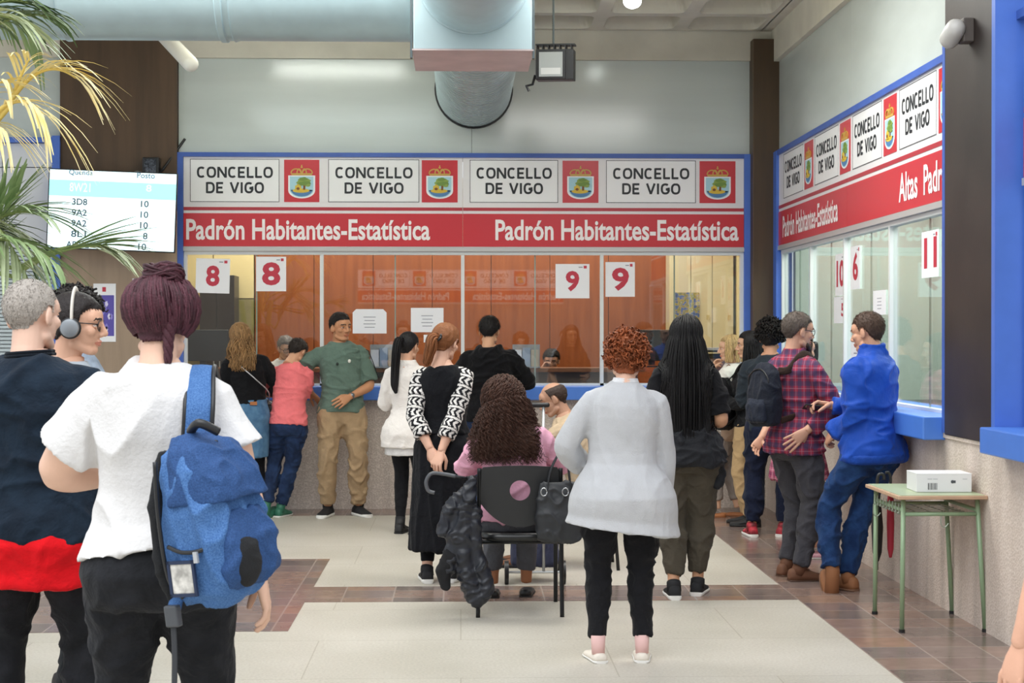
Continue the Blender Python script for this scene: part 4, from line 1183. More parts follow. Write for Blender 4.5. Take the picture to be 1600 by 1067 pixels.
    def shoes(s, upper, sole, style='sneaker', sides=(-1, 1), lk=1., sock=None, boot=0.):
        for g in sides:
            if g not in s.leg: continue
            A = s.leg[g][2]; yw = -R(s.leg[g][3]) * g; pt = s.leg[g][4]
            M = Matrix.Translation(V((A.x, A.y, A.z - .085))) @ Matrix.Rotation(yw, 4, 'Z') @ Matrix.Translation(V((0, .115, 0))) @ Matrix.Rotation(R(-pt), 4, 'X') @ Matrix.Translation(V((0, -.115, 0)))
            fl = style in ('flat', 'sandal'); sz = .028 if style == 'sneaker' else .014
            prof = [(-.078, .024, .060), (-.070, .034, .078), (-.045, .039, .088), (-.01, .040, .086), (.03, .041, .082), (.07, .044, .066), (.11, .048, .052), (.15, .046, .044), (.178, .036, .038), (.192, .018, .030)]
            if fl: prof = [(y, w, min(h, .05) if y < -.02 else min(h * .75, .042 if y < .08 else .034)) for y, w, h in prof]
            b = MB(); rs = []
            for (y, w, h) in prof:
                y *= lk; ring = []
                for i in range(20):
                    t = 2 * math.pi * i / 20; cx, sz_ = math.cos(t), math.sin(t)
                    ring.append(M @ V((w * math.copysign(abs(cx) ** .7, cx), y, max(sz * .8, sz * .8 + (h - sz * .8) * max(0, sz_) ** .8))))
                rs.append(ring)
            b.rings(rs)
            if style in ('high', 'boot', 'sneaker') or boot:
                K = s.leg[g][1]; top = A.lerp(K, .10 + boot) if style != 'sneaker' else A.lerp(K, .03)
                b.tube([M @ V((0, -.02, .045)), A + V((0, -.006, .0)), top], [.044, .043, .043 + boot * .03], 16)
            sh = s.build(b, 'shoe', upper)
            b = MB(); rs = []
            for (y, w, h) in prof:
                rs.append([M @ V(((w + .004) * math.copysign(abs(math.cos(t)) ** .7, math.cos(t)), y * lk * 1.02, sz * (.5 + .5 * max(-1, min(1, math.sin(t) * 1.6))))) for t in (2 * math.pi * i / 20 for i in range(20))])
            b.rings(rs); s.build(b, 'sole', sole, parent=sh, auto=50)
    # ------------------------------------------------ hair
    def H(s, p): return s.hc + s.HM @ (V(p) * s.hk)
    def hair_cap(s, thick=.012, front=.070, temple=.045, ear=.026, nape=-.078, top=1., backk=1., rough=.003, sc=70., color=None, name='hair', extra=None, bald=None, side=1.):
        x, y, z = HV[:, 0], HV[:, 1], HV[:, 2]
        az = np.degrees(np.abs(np.arctan2(x, y + .012)))
        h = np.interp(az, [0, 36, 54, 64, 76, 88, 104, 122, 150, 180], [front, front * .97, front * .80, temple, ear - .022, ear - .012, ear * .5, (nape + ear) / 2 - .01, nape, nape]) + .004 * np.sin(az * .9)
        m = sstep(z - h, -.002, .020)
        earz = (np.abs(x) > .0745) & (z < .026) & (z > -.05) & (y < .02) & (y > -.05)
        m = m * ~earz
        if bald is not None: m = m * bald(x, y, z)
        d = HV - np.array([0, -.016, .02]); d = d / np.linalg.norm(d, axis=1)[:, None]
        t = thick * (1 + (top - 1) * np.clip(d[:, 2], 0, 1) + (backk - 1) * np.clip(-d[:, 1], 0, 1) + (side - 1) * np.clip(np.abs(d[:, 0]) * 1.2 - .3, 0, 1))
        if extra is not None: t = t + extra(d)
        off = s.seed
        nz = np.array([noise.noise(V((p[0] * sc + off, p[1] * sc, p[2] * sc * .6))) for p in HV])
        w = HV + d * ((t + rough * nz) * m)[:, None] + d * (.0012 * (m > 0))[:, None]
        keep = [p for p in HF if all(m[i] > 0 for i in p)]
        idx = {}; vs = []
        fs = []
        for p in keep:
            q = []
            for i in p:
                if i not in idx: idx[i] = len(vs); vs.append(s.H(w[i]))
                q.append(idx[i])
            fs.append(tuple(q))
        s.cap_w = w; s.cap_m = m
        b = MB(); b.add(vs, fs); s.hb = b
        return b
    def fuzz(s, b, n=700, ln=.022, lift=.35, r=.0014, seed=4):
        """short locks lying over the cap, so that its surface and edge read as hair"""
        rnd = random.Random(seed + s.seed); idx = [i for i in range(len(HV)) if s.cap_m[i] > .25]
        for i in range(n):
            j = rnd.choice(idx); p = V(s.cap_w[j]); nn = V(HN[j]); d = V((0, -.016, .02))
            flow = V((p.x * 2.5, -.35 - max(0, p.y) * 2, -.9 if p.y < .02 else -.1)); flow -= nn * flow.dot(nn)
            if flow.length < 1e-4: continue
            flow = (flow.normalized() + V((rnd.uniform(-.4, .4), rnd.uniform(-.4, .4), rnd.uniform(-.3, .3)))).normalized()
            L = ln * rnd.uniform(.6, 1.2) * (.5 + .5 * s.cap_m[j])
            pts = [s.H(p - nn * .002), s.H(p + flow * L * .5 + nn * lift * L * .5), s.H(p + flow * L + nn * lift * L * .55)]
            s.strand(b, pts, r, r * .3, 3)
    def strand(s, b, pts, r0=.004, r1=.0015, n=4):
        k = len(pts); b.mi = int(abs(math.sin(pts[0][0] * 7919 + pts[0][2] * 104729)) * 997) % 3
        b.tube(pts, [r0 + (r1 - r0) * (i / (k - 1)) ** 1.5 for i in range(k)], n, cap=False); b.mi = 0
    def push_out(s, p, gap=.012):
        """keep a hair or strap point outside the clothed torso"""
        raw = 1.44 - (s.P(1.44) - p).dot(s.sp[45][2] @ V((0, 0, 1))); f = 1 - smooth01(raw, 1.40, 1.52)
        if f <= 0: return p
        gap *= f; zr = max(.80, min(1.44, raw))
        c = s.P(zr); a, b, cc = lerp_table(s.tab, zr); M = s.sp[min(69, max(0, int((zr - .93) / .01)))][2]
        if 1.3 < zr < 1.43: a = max(a, .12 + (1.43 - zr) * .6); b = max(b, .06)
        q = M.transposed() @ (p - c); x, y = q.x, q.y - cc; a += gap; b += gap
        r = math.sqrt((x / a) ** 2 + (y / b) ** 2)
        if r < 1 and r > 1e-4:
            # slide backwards or sideways, whichever is the nearer way out
            q.x = x / r if abs(x / a) > .8 else x
            yy = math.sqrt(max(0, 1 - min(1, (q.x / a) ** 2)))
            q.y = cc + math.copysign(b * yy if abs(q.x / a) < .98 else abs(y), y)
        return c + M @ q
    def hair_fall(s, length, n=260, az=(70, 290), spread=None, wave=.004, wfreq=14., curl=0., cfreq=40., r=.0042, el=(5, 88), seed=1, b=None, thick=.012, back_bias=.0, gap=.03, seg=16, free=.0, ragged=.06):
        """strands that slide over the scalp and hang; length: lower end below the head centre"""
        rnd = random.Random(seed + s.seed); b = b or MB()
        for i in range(n):
            A = R(rnd.uniform(*az)); e0 = rnd.uniform(*el); ln = length * (1 - ragged * rnd.random())
            if not hasattr(length, '__len__') and back_bias: ln *= 1 - back_bias * (1 - abs(math.cos((A - math.pi) / 2)))
            rad = V((.080, .101, .093)) + V((1, 1, 1)) * (thick * rnd.uniform(.3, 1.0))
            pts = []; ns = 14 if curl else 4; pz = rnd.uniform(0, 6.28)
            for j in range(ns + 1):
                e = R(e0 + (-12 - e0) * j / ns); a2 = A; o = 1.
                if curl and 0 < j < ns: a2 += curl * 9 * math.sin(j * 1.5 + pz); o += curl * 5 * math.cos(j * 1.5 + pz)
                pts.append(s.H(V((rad.x * o * math.cos(e) * math.sin(a2), -.016 + rad.y * o * math.cos(e) * math.cos(a2), .026 + rad.z * o * math.sin(e)))))
            p = pts[-1]; d0 = s.HM @ V((math.sin(A), math.cos(A), 0)); d0.z = 0
            top = p.z; bot = s.hc.z - ln * s.hk
            ph = rnd.uniform(0, 6.28); ph2 = rnd.uniform(0, 6.28)
            sp = rnd.uniform(.5, 1.1)
            axx = V((0, 0, 1)).cross(d0).normalized() if d0.length > 0 else V((1, 0, 0))
            base = p.copy()
            for j in range(1, seg + 1):
                t = j / seg; q = base.copy(); q.z = top + (bot - top) * t
                if spread: q += d0 * (lerp_table(spread, t)[0] * sp)
                q = s.push_out(q, gap * rnd.uniform(.7, 1.0) if gap else 0)
                q += axx * (wave * math.sin(wfreq * t + ph)) + d0 * (wave * .6 * math.cos(wfreq * t * .9 + ph2))
                if curl: q += axx * (curl * math.sin(cfreq * t + ph)) + d0 * (curl * math.cos(cfreq * t + ph))
                pts.append(q)
            s.strand(b, pts, r, r * .45, 4)
        return b
    def curls(s, b, n=300, rad=.012, ln=.05, r=.004, az=(40, 320), el=(-40, 90), out=.03, seed=2, turns=2.5):
        rnd = random.Random(seed)
        for i in range(n):
            A = R(rnd.uniform(*az)); e = math.asin(rnd.uniform(math.sin(R(el[0])), math.sin(R(el[1])))); o = rnd.uniform(.2, 1) * out
            c = V(((.078 + o) * math.cos(e) * math.sin(A), -.016 + (.098 + o) * math.cos(e) * math.cos(A), .028 + (.088 + o) * math.sin(e)))
            d = V((rnd.uniform(-1, 1), rnd.uniform(-1, 1), rnd.uniform(-1.2, .3))).normalized()
            x = d.orthogonal().normalized(); y = d.cross(x); ph = rnd.uniform(0, 6.28)
            pts = [s.H(c + d * (ln * (j / 12 - .5)) + x * (rad * math.cos(ph + turns * 6.28 * j / 12)) + y * (rad * math.sin(ph + turns * 6.28 * j / 12))) for j in range(13)]
            s.strand(b, pts, r, r * .6, 4)
    def tail(s, b, pts, w, n=70, r=.004, wave=.003, seed=3):
        """bundle of strands along a path; w: list of bundle radii"""
        rnd = random.Random(seed); P_ = spline(pts, 5); k = len(P_)
        for i in range(n):
            a = rnd.uniform(0, 6.28); q = math.sqrt(rnd.random()); ph = rnd.uniform(0, 6)
            out = []
            for j, p in enumerate(P_):
                t = j / (k - 1); ww = np.interp(t, np.linspace(0, 1, len(w)), w)
                tan = (P_[min(j + 1, k - 1)] - P_[max(j - 1, 0)]).normalized(); x = tan.cross(V((0, 1, .1))).normalized() if abs(tan.y) < .9 else tan.cross(V((1, 0, 0))).normalized(); y = tan.cross(x)
                out.append(p + x * (q * ww * math.cos(a) + wave * math.sin(9 * t + ph)) + y * (q * ww * math.sin(a)))
            s.strand(b, out, r, r * .5, 4)
        b.tube(P_, [np.interp(j / (k - 1), np.linspace(0, 1, len(w)), w) * .8 for j in range(k)], 10)
    def set_hair(s, b, color=None, name='hair'):
        c = color or s.hairc
        return s.build(b, name, [browm(c), browm(c, .7), browm(c, 1.35)])
    def glasses(s, color='#2a2322', wire=False):
        g = MB(); m = mat('glasses_' + color.strip('#'), color, .3)
        for q in (-1, 1):
            n = 20; c = V((q * .033, .089, .002))
            pts = [s.H(c + V((.025 * math.cos(t), -.006 * abs(math.cos(t)), .021 * math.sin(t)))) for t in (2 * math.pi * i / n for i in range(n + 1))]
            g.tube(pts, .0015 if wire else .0023, 6, cap=False)
            g.tube([s.H(V((q * .058, .084, .008))), s.H(V((q * .075, .05, .008))), s.H(V((q * .079, -.01, .008)))], .0017 if wire else .0024, 6)
        g.tube([s.H(V((-.009, .09, .006))), s.H(V((0, .094, .008))), s.H(V((.009, .09, .006)))], .0018, 6)
        return s.build(g, 'glasses', m)
# ================================================================== PEOPLE: the queue
def spot(px, Y):
    p = at_y(px, 522, Y); return (p.x, p.y, 0.)
rubber_w = mat('white_rubber', '#e9e7e2', .6); rubber_k = mat('black_rubber', '#151515', .6)
def short_back(P, t=.009, color=None, **k):
    b = P.hair_cap(thick=t, **k); P.fuzz(b, 900, max(.010, t * 1.7)); return P.set_hair(b, color)

# -- man in navy T-shirt at the left edge
navy = Person('person in navy T-shirt over red shirt at the left edge, seen from behind', spot(60, 5.6), -4, 1.79, 'm', '#e0b9a4', '#8d837c', wide=1.17, deep=1.25, belly=.05, limb=1.15, legw=1.1,
              side=-4, footL=(-.16, 0, 0, 12), footR=(.15, 0, 0, 12), handL=(-.2, .27, 1.06), handR=(.2, .28, 1.06), poleL=(-.7, -1, -.3), poleR=(.7, -1, -.3), head=(-22, 6, 0))
b = MB(); b.rings([navy.ring(z, e) for z, e in ((.70, .046), (.76, .044), (.84, .034), (.90, .012))]); navy.finish(b, 'red_shirt_hem', cloth('red_cotton', '#d3121c'), .009, 2, .006, (9, 9, 9))
navy.top('t_shirt', cloth('navy_cotton', '#16202c', col2='#1d2a38'), hem=.845, ease=.022, sleeve=.92, s_ease=.016, s_flare=.02, flare=.004, amp=.011, sc=(6, 6, 11))
navy.trousers('trousers', cloth('charcoal_jersey', '#1c1d20', col2='#26272b'), ease=.016, leg_e=lambda u: .022, amp=.010, voxel=.011)
navy.shoes(mat('black_shoe', '#1a1a1c', .6), rubber_w)
short_back(navy, .006, '#a39b93', front=.06, temple=.05, ear=.022, nape=-.05, rough=.002, sc=160)
navy.build((lambda b: (navy.collar(b, 1.452, .012, .006, .006), b)[1])(MB()), 'neck_band', cloth('navy_rib', '#10161e'))

# -- woman in white T-shirt
tee = Person('person in loose white T-shirt with burgundy pinned-up hair', spot(250, 4.8), 3, 1.775, 'f', '#e3b9a1', '#3c2027', wide=1.10, deep=1.26, belly=.03, limb=1.34, legw=1.16,
             footL=(-.13, -.02, 0, 8), footR=(.14, .03, 0, 10), handL=(-.14, .27, 1.10), handR=(.285, .03, .82), poleL=(-.9, -.35, -.4), poleR=(.5, -1, 0), head=(-6, 10, 0), hposeL='hold', neck=.88)
tee.top('t_shirt', cloth('white_cotton', '#dcdad9', .02, fold=.10), hem=.94, ease=.020, sleeve=(.66, .52), s_ease=.012, s_flare=.026, flare=.018, amp=.009, sc=(6, 6, 2.2), voxel=.007, hem_tilt=.03, neck=1.45)
tee.trousers('trousers', cloth('black_jersey', '#1d1e21', col2='#27282c'), ease=.014, leg_e=lambda u: .016 + .012 * max(0, u - .6), seat=.012, amp=.008, voxel=.009)
tee.shoes(mat('black_shoe', '#1a1a1c', .6), rubber_w)
def burgundy():
    P = tee; b = P.hair_cap(thick=.018, front=.075, temple=.05, ear=.015, nape=-.07, top=1.2, backk=1.3, rough=.006, sc=45)
    rnd = random.Random(5)
    # strands swept up from the nape to the crown
    for i in range(260):
        A = R(rnd.uniform(75, 285)); pts = []
        for j in range(9):
            t = j / 8; e = R(-42 + 112 * t * rnd.uniform(.97, 1.03)); a2 = A + .35 * t + (.0 if A < math.pi else -.1 * t)
            o = .016 + .012 * math.sin(math.pi * t) * (1 + .5 * math.sin(5 * A) ) + rnd.uniform(0, .009)
            pts.append(P.H(V(((.072 + o) * math.cos(e) * math.sin(a2), -.016 + (.092 + o) * math.cos(e) * math.cos(a2), .026 + (.084 + o) * math.sin(e)))))
        P.strand(b, pts, .005, .003, 4)
    # loose knot on the crown, wound in three turns
    for i in range(120):
        pts = []; p0 = rnd.uniform(0, 6.28); rr = rnd.uniform(.018, .05); zz = rnd.uniform(-.02, .035)
        for j in range(12):
            t = p0 + j / 11 * 4.0
            pts.append(P.H(V((.012 + rr * 1.15 * math.cos(t), -.055 + rr * math.sin(t), .118 + zz * (1 - rr * 8) + .012 * math.sin(2 * t + p0)))))
        P.strand(b, pts, .006, .004, 4)
    b.ball(P.H((.012, -.055, .112)), (.045, .045, .035), 16)
    # twisted lock hanging behind the right ear
    for q in range(4):
        pts = [P.H(V((.040 + .013 * math.cos(q * 1.57 + t * 9) * (1 - .5 * t), -.100 + .02 * t + .013 * math.sin(q * 1.57 + t * 9) * (1 - .5 * t), .03 - .165 * t))) for t in (k / 14 for k in range(15))]
        b.tube(pts, [.013 * (1 - .6 * k / 14) for k in range(15)], 8)
    P.set_hair(b, '#4a2730')
burgundy()

# -- headphones
hp = Person('person with round wire glasses and grey headphones, in profile', spot(113, 6.3), -78, 1.755, 'f', '#d9a98e', '#241d1c', wide=.95, footL=(-.1, .02, 0, 5), footR=(.1, -.04, 0, 5), handL=(-.12, .28, 1.0), handR=(.14, .26, 1.0), head=(-8, 4, 0), neck=1.05)
hp.top('shirt', cloth('pale_grey_cotton', '#aeb6bd'), hem=.86, ease=.02, sleeve=.9, amp=.006)
hp.trousers('trousers', cloth('black_denim', '#202326'), ease=.01)
hp.shoes(mat('black_shoe', '#1a1a1c', .6), rubber_w)
hp.set_hair(hp.hair_cap(thick=.012, front=.062, temple=.04, ear=.012, nape=-.06, rough=.002, sc=120))
hp.glasses('#2b2320')
hb = Person('person with dark wavy hair and black glasses behind the one in headphones', spot(113, 7.15), -62, 1.79, 'm', '#cf9d80', '#1c1716', footL=(-.1, .02, 0, 5), handL=(-.12, .28, 1.0), handR=(.14, .26, 1.0), head=(-10, 6, 0))
hb.top('shirt', cloth('blue_grey_cotton', '#8d99a8'), hem=.86, ease=.02, sleeve=.9)
hb.trousers('trousers', cloth('black_denim', '#202326'), ease=.012); hb.shoes(mat('black_shoe', '#1a1a1c', .6), rubber_w)
b = hb.hair_cap(thick=.026, front=.06, temple=.04, ear=.015, nape=-.06, rough=.008, sc=35); hb.curls(b, 160, .010, .05, .005, (0, 360), (15, 90), .02); hb.set_hair(b); hb.glasses('#15130f')

# -- woman with wavy blond-brown hair, denim skirt
den = Person('person with wavy blond hair, black top and denim skirt at the number 8 window', spot(388, 14.0), 14, 1.70, 'f', '#d6a585', '#8a6238', wide=1.02, side=-5, lean=6, footL=(-.07, -.03, 0, 5), footR=(.09, .02, 0, 8), handL=(-.13, .3, 1.10), handR=(.2, .28, 1.09), head=(8, 10, -8))
den.top('black_top', cloth('black_knit', '#141417'), hem=.99, ease=.012, sleeve=1.75, s_ease=.012, s_flare=.01, amp=.006, neck=1.40)
den.skirt('denim_skirt', cloth('washed_denim', '#44678a', .12, col2='#5a7f9f'), waist=1.035, hem=.53, e0=.016, e1=-.005, amp=.004)
den.trousers('tights', cloth('black_tights', '#18171a'), ease=.002, leg_e=lambda u: .004, waist=.88, amp=0)
den.shoes(mat('black_shoe', '#1a1a1c', .6), rubber_k, 'flat')
b = MB(); b.box((-.03, -.002, -.015), (.03, .004, .015)); o = b.build('waist_label', mat('tan_leather', '#a8693c', .6), den.o); o.location = V(den.P(1.0, .03, -.128)) * den.k
b = den.hair_cap(thick=.02, ear=-.01, temple=.03, nape=-.08, rough=.006); b = den.hair_fall(.30, 300, (55, 305), [(0, 0), (.4, .03), (1, .03)], .014, 13, b=b, r=.005, gap=.03, ragged=.25)
den.set_hair(b, '#8c6a44')

# -- boy in coral T-shirt
coral = Person('person in coral T-shirt and dark jeans leaning on the back counter', spot(443, 14.08), -14, 1.60, 'm', '#d3a081', '#2e2622', wide=.92, deep=1.05, lean=13, side=2, pelvis=(.06, -.03, -.01), tilt=3, footL=(-.12, -.13, .03, -8), footR=(-.03, .0, 0, 6), pitchL=-30, kneeL=(-.3, 1, 0), handL=(-.1, .33, 1.12), handR=(.06, .34, 1.12), poleL=(-1, -.3, -.4), poleR=(.25, -1, -.7), head=(-14, 26, 0))
coral.top('t_shirt', cloth('coral_cotton', '#e8777a', .06), hem=.87, ease=.020, sleeve=.80, s_ease=.012, s_flare=.016, flare=.006, amp=.009)
coral.trousers('jeans', cloth('dark_denim', '#1d2a45', col2='#283a5c'), ease=.012, leg_e=lambda u: .014 + .006 * (u > 1.8), amp=.010, sc=(13, 13, 12), hem=1.93)
for g in (-1, 1):
    A, K = coral.leg[g][2], coral.leg[g][1]; b = MB(); b.tube([A.lerp(K, .09), A.lerp(K, .16)], [.052, .050], 16); coral.build(b, 'shoe_collar', rubber_w)
coral.shoes(mat('green_leather', '#2f6e57', .5), rubber_w, 'high', boot=.03)
short_back(coral, .016, front=.065, nape=-.06, rough=.006, sc=60, side=.5)

# -- man in green T-shirt
grn = Person('person in green T-shirt and khaki cargo trousers leaning back on the counter', spot(534, 14.16), 188, 1.785, 'm', '#c08a66', '#1b1614', wide=.96, tilt=-3, side=2, footL=(-.14, .04, 0, 22), footR=(.12, .04, 0, 22), handL=(-.05, .16, 1.0), handR=(.24, -.16, 1.02), poleL=(-1, -.55, -.1), poleR=(.8, -.3, -.6), palmL=(-.2, .9, .3), palmR=(0, -.2, 1), head=(32, 6, 2), hposeR='flat')
grn.top('t_shirt', cloth('sage_green_cotton', '#5f7368', .06), hem=.86, ease=.024, sleeve=.86, s_ease=.014, s_flare=.018, flare=.014, amp=.011)
grn.trousers('cargo_trousers', cloth('khaki_cotton', '#a3896a', .08), ease=.022, leg_e=lambda u: .030 - .004 * u + .008 * (u > 1.7), amp=.014, sc=(9, 9, 10), hem=1.95)
grn.shoes(mat('black_canvas', '#1b1b1e', .8), rubber_w)
short_back(grn, .009, front=.066, temple=.045, nape=-.05, rough=.003, sc=110, top=1.6)
def green_marks():
    P = grn
    for x, z, r, nm, c in ((.04, 1.275, .011, 'chest_logo', '#1c2a24'), (-.062, 1.295, .013, 'chest_badge', '#e4e2d8')):
        a, bb, cc = lerp_table(P.tab, z)
        c0 = P.P(z, x, cc + (bb + .031) * math.sqrt(max(0, 1 - (x / (a + .03)) ** 2)))
        b = MB(); b.ball(c0, (r, .006, r * 1.25), 10); P.build(b, nm, mat(nm, c, .6))
    for g in (-1,):
        S, E, W = P.arm[g]; out = V((g, .1, .4)).normalized()
        for q in (-1, 0, 1):
            b = MB(); d = V((0, .016 * q, 0)); b.tube([P.P(1.42, g * .10, 0) + out * .03 + d, S + out * .078 + d, S.lerp(E, .4) + out * .083 + d, S.lerp(E, .84) + out * .082 + d], [(.0055, .003)] * 4, 6); P.build(b, 'sleeve_stripe', mat('sleeve_stripe', '#18211d', .7))
    W, M = P.hand[-1]; b = MB()
    ring = [W + M @ V((.031 * math.cos(t), -.028, .024 * math.sin(t))) for t in (2 * math.pi * i / 20 for i in range(21))]; b.tube(ring, [(.009, .004)] * 21, 8); b.ball(W + M @ V((0, -.028, .026)), (.018, .018, .006), 12, M.to_4x4().to_3x3()); P.build(b, 'wristwatch', mat('steel_watch', '#7d8287', .3, .8))
green_marks()

# -- woman in white jacket, black ponytail
wj = Person('person in white jacket and black leggings with long black ponytail', spot(637, 12.9), -16, 1.615, 'f', '#d0a084', '#141214', wide=.93, footL=(-.06, -.02, 0, 4), footR=(.09, -.06, 0, 10), handL=(-.12, .25, 1.12), handR=(.13, .26, 1.12), poleL=(-.5, -1, -.4), poleR=(.5, -1, -.4), head=(-14, 6, 0))
b = MB(); b.rings([wj.ring(z, e) for z, e in ((.665, .062), (.72, .050), (.78, .03))]); wj.finish(b, 'grey_shirt_hem', cloth('grey_jersey', '#c9c6c4'), .009, 2, .005)
wj.top('white_jacket', cloth('white_crepe', '#e9e3de', .02), hem=.725, ease=.020, neck=1.458, sleeve=1.85, s_ease=.014, flare=.055, waist=.008, amp=.008, sc=(8, 8, 6), extra=lambda b: wj.collar(b, 1.43, .03, .012, .014))
wj.trousers('leggings', cloth('black_leggings', '#17171a'), ease=.006, leg_e=lambda u: .006, amp=.004)
wj.shoes(mat('black_shoe', '#1a1a1c', .6), rubber_k, 'high', boot=.02)
b = wj.hair_cap(thick=.012, ear=.012, nape=-.065, rough=.002, sc=110)
wj.tail(b, [wj.H((0, -.11, .04)), wj.H((-.01, -.165, .03)), wj.H((-.02, -.17, -.08)), wj.H((-.035, -.15, -.2)), wj.H((-.03, -.15, -.34)), wj.H((-.01, -.15, -.41))], [.018, .03, .036, .034, .028, .006], 80, .006)
wj.set_hair(b)

# -- woman in black vest with patterned sleeves
vest = Person('person in long black skirt and black-white patterned sleeves, hands clasped behind', spot(692, 10.35), -12, 1.665, 'f', '#dcae96', '#7a4a30', wide=1.0, deep=1.05, footL=(-.10, -.03, 0, 18), footR=(.07, .03, 0, 14), handL=(-.035, -.205, .885), handR=(.035, -.225, .865), poleL=(-1, -.1, .1), poleR=(1, -.1, .1), palmL=(.2, -1, -.1), palmR=(-.3, -.9, .2), hposeL='grip', hposeR='hold', head=(-16, 10, 4))
vest.top('vest', cloth('black_vest', '#15161a'), hem=.98, ease=.022, sleeve=0, neck=1.43, amp=.007, sc=(8, 8, 5))
vest.skirt('long_skirt', cloth('black_skirt', '#17181c'), waist=1.04, hem=.215, e0=.014, e1=.036, amp=.010, sc=(11, 11, 1.5), squash=1.1)
vest.trousers('leggings', cloth('black_leggings', '#17171a'), ease=.006, leg_e=lambda u: .008, amp=0, hem=1.88)
def sleeves():
    P = vest
    for g in (-1, 1):
        b = MB(); P.arm_tube(b, g, 0, 1.60, .011, .010)
        S, E, W = P.arm[g]
        def pat(c, S=S, E=E, W=W):
            c = V(c)
            ax = (E - S).normalized(); t = (c - S).dot(ax)
            if t > .285: a2 = (W - E).normalized(); t = .285 + max(0, (c - E).dot(a2)); q = (c - E) - a2 * (c - E).dot(a2)
            else: q = (c - S) - ax * t
            ang = math.atan2(q.y, q.x)
            band = (t % .075) / .075
            if band < .20: return 1
            if band < .28 or band > .92: return 0
            zig = (ang * 9 / 6.283 + (.5 - abs(band - .6)) * 1.6) % 1
            return 1 if zig < .5 else 0
        P.finish(b, 'patterned_sleeve', [cloth('sleeve_black', '#1c1c20'), cloth('sleeve_white', '#d9d6d2')], .006, 2, .004, (9, 9, 9), pat=pat)
sleeves()
vest.shoes(mat('black_canvas', '#1b1b1e', .8), rubber_w)
b = vest.hair_cap(thick=.016, ear=.006, nape=-.065, rough=.004, sc=60, backk=1.3)
vest.tail(b, [vest.H((-.005, -.115, .02)), vest.H((-.015, -.155, .0)), vest.H((-.025, -.155, -.07)), vest.H((-.04, -.14, -.15)), vest.H((-.045, -.13, -.18))], [.016, .034, .036, .024, .004], 90, .006, .006)
vest.set_hair(b, '#80502f')
q = MB(); q.tube([vest.H(V((.026 * math.cos(t), -.126 + .012 * math.sin(t), .018 + .026 * math.sin(t)))) for t in (2 * math.pi * i / 16 for i in range(17))], .010, 8); vest.build(q, 'hair_tie', M_black)

# -- man in black hoodie
bh = Person('person in black hooded sweatshirt at the counter beside the patterned sleeves', spot(764, 13.85), -4, 1.75, 'm', '#c79878', '#191615', wide=1.06, footL=(-.12, 0, 0, 8), handL=(-.14, .3, 1.14), handR=(.16, .3, 1.14), poleL=(-1, -.4, -.3), poleR=(1, -.4, -.3), head=(-8, 12, 0))
bh.top('hooded_sweatshirt', cloth('black_fleece', '#131316'), hem=.83, ease=.024, sleeve=1.9, s_ease=.018, amp=.012, extra=lambda b: bh.hood(b, 1.1))
bh.trousers('jeans', cloth('dark_denim', '#1d2a45'), ease=.012); bh.shoes(mat('black_shoe', '#1a1a1c', .6), rubber_k)
short_back(bh, .013, front=.066, nape=-.055, rough=.004, sc=80, top=1.3)

# -- seated woman with curly hair
cur = Person('person with long curly brown hair and pink sweatshirt sitting on the black chair', spot(806, 9.34), 0, 1.66, 'f', '#a9714f', '#2c1d19', wide=1.18, deep=1.15, belly=.02, limb=1.1, pelvis=(0, -.02, -.345), lean=7, side=-7, footL=(-.13, .40, 0, 0), footR=(.08, .44, 0, 6), kneeL=(0, .3, 1), kneeR=(0, .3, 1), handL=(-.12, .34, .88), handR=(.12, .34, .88), poleL=(-1, -.4, -.5), poleR=(1, -.4, -.5), head=(4, 12, -5))
cur.top('pink_sweatshirt', cloth('pink_fleece', '#e3a9bf', .05), hem=.88, ease=.024, sleeve=1.9, s_ease=.020, flare=.012, amp=.012, sc=(7, 7, 9), extra=lambda b: cur.hood(b, 1.))
cur.trousers('grey_trousers', cloth('grey_cotton', '#55565c', .1), ease=.014, leg_e=lambda u: .016, seat=.008, hem=1.78, amp=.006)
cur.shoes(mat('black_leather', '#171717', .35), rubber_k, 'flat')
b = cur.hair_cap(thick=.035, ear=-.01, temple=.03, nape=-.08, rough=.008, sc=30)
b = cur.hair_fall(.36, 1300, (40, 320), [(0, .012), (.3, .055), (.7, .085), (1, .10)], .010, 9, .0095, 62, r=.0030, thick=.055, gap=.05, seg=40, ragged=.3, b=b, back_bias=.0)
cur.set_hair(b, '#472e24')

# -- seated balding man
bald = Person('balding person in pale shirt sitting beyond the curly-haired woman, facing left', spot(912, 11.0), 78, 1.66, 'm', '#b48a72', '#3a2d27', pelvis=(0, 0, -.36), lean=26, footL=(-.13, .42, 0, 5), footR=(.13, .42, 0, 5), kneeL=(0, .3, 1), kneeR=(0, .3, 1), handL=(-.10, .46, .97), handR=(.06, .42, .96), poleL=(-.6, -.6, -1), poleR=(.6, -.6, -1), palmL=(-.6, .3, 1), hposeL='hold', hposeR='hold', head=(6, -2, 0))
bald.top('shirt', cloth('tan_cotton', '#b9a489', .06), hem=.86, ease=.022, sleeve=.85, s_ease=.02, amp=.007)
bald.trousers('trousers', cloth('beige_cotton', '#9a8b74'), ease=.014, amp=.006); bald.shoes(mat('brown_leather', '#7a4a2b', .5), rubber_k)
bald.set_hair(bald.hair_cap(thick=.007, front=.09, temple=.05, ear=.02, nape=-.06, rough=.002, sc=120, bald=lambda x, y, z: 1 - sstep(z, .055, .08)))

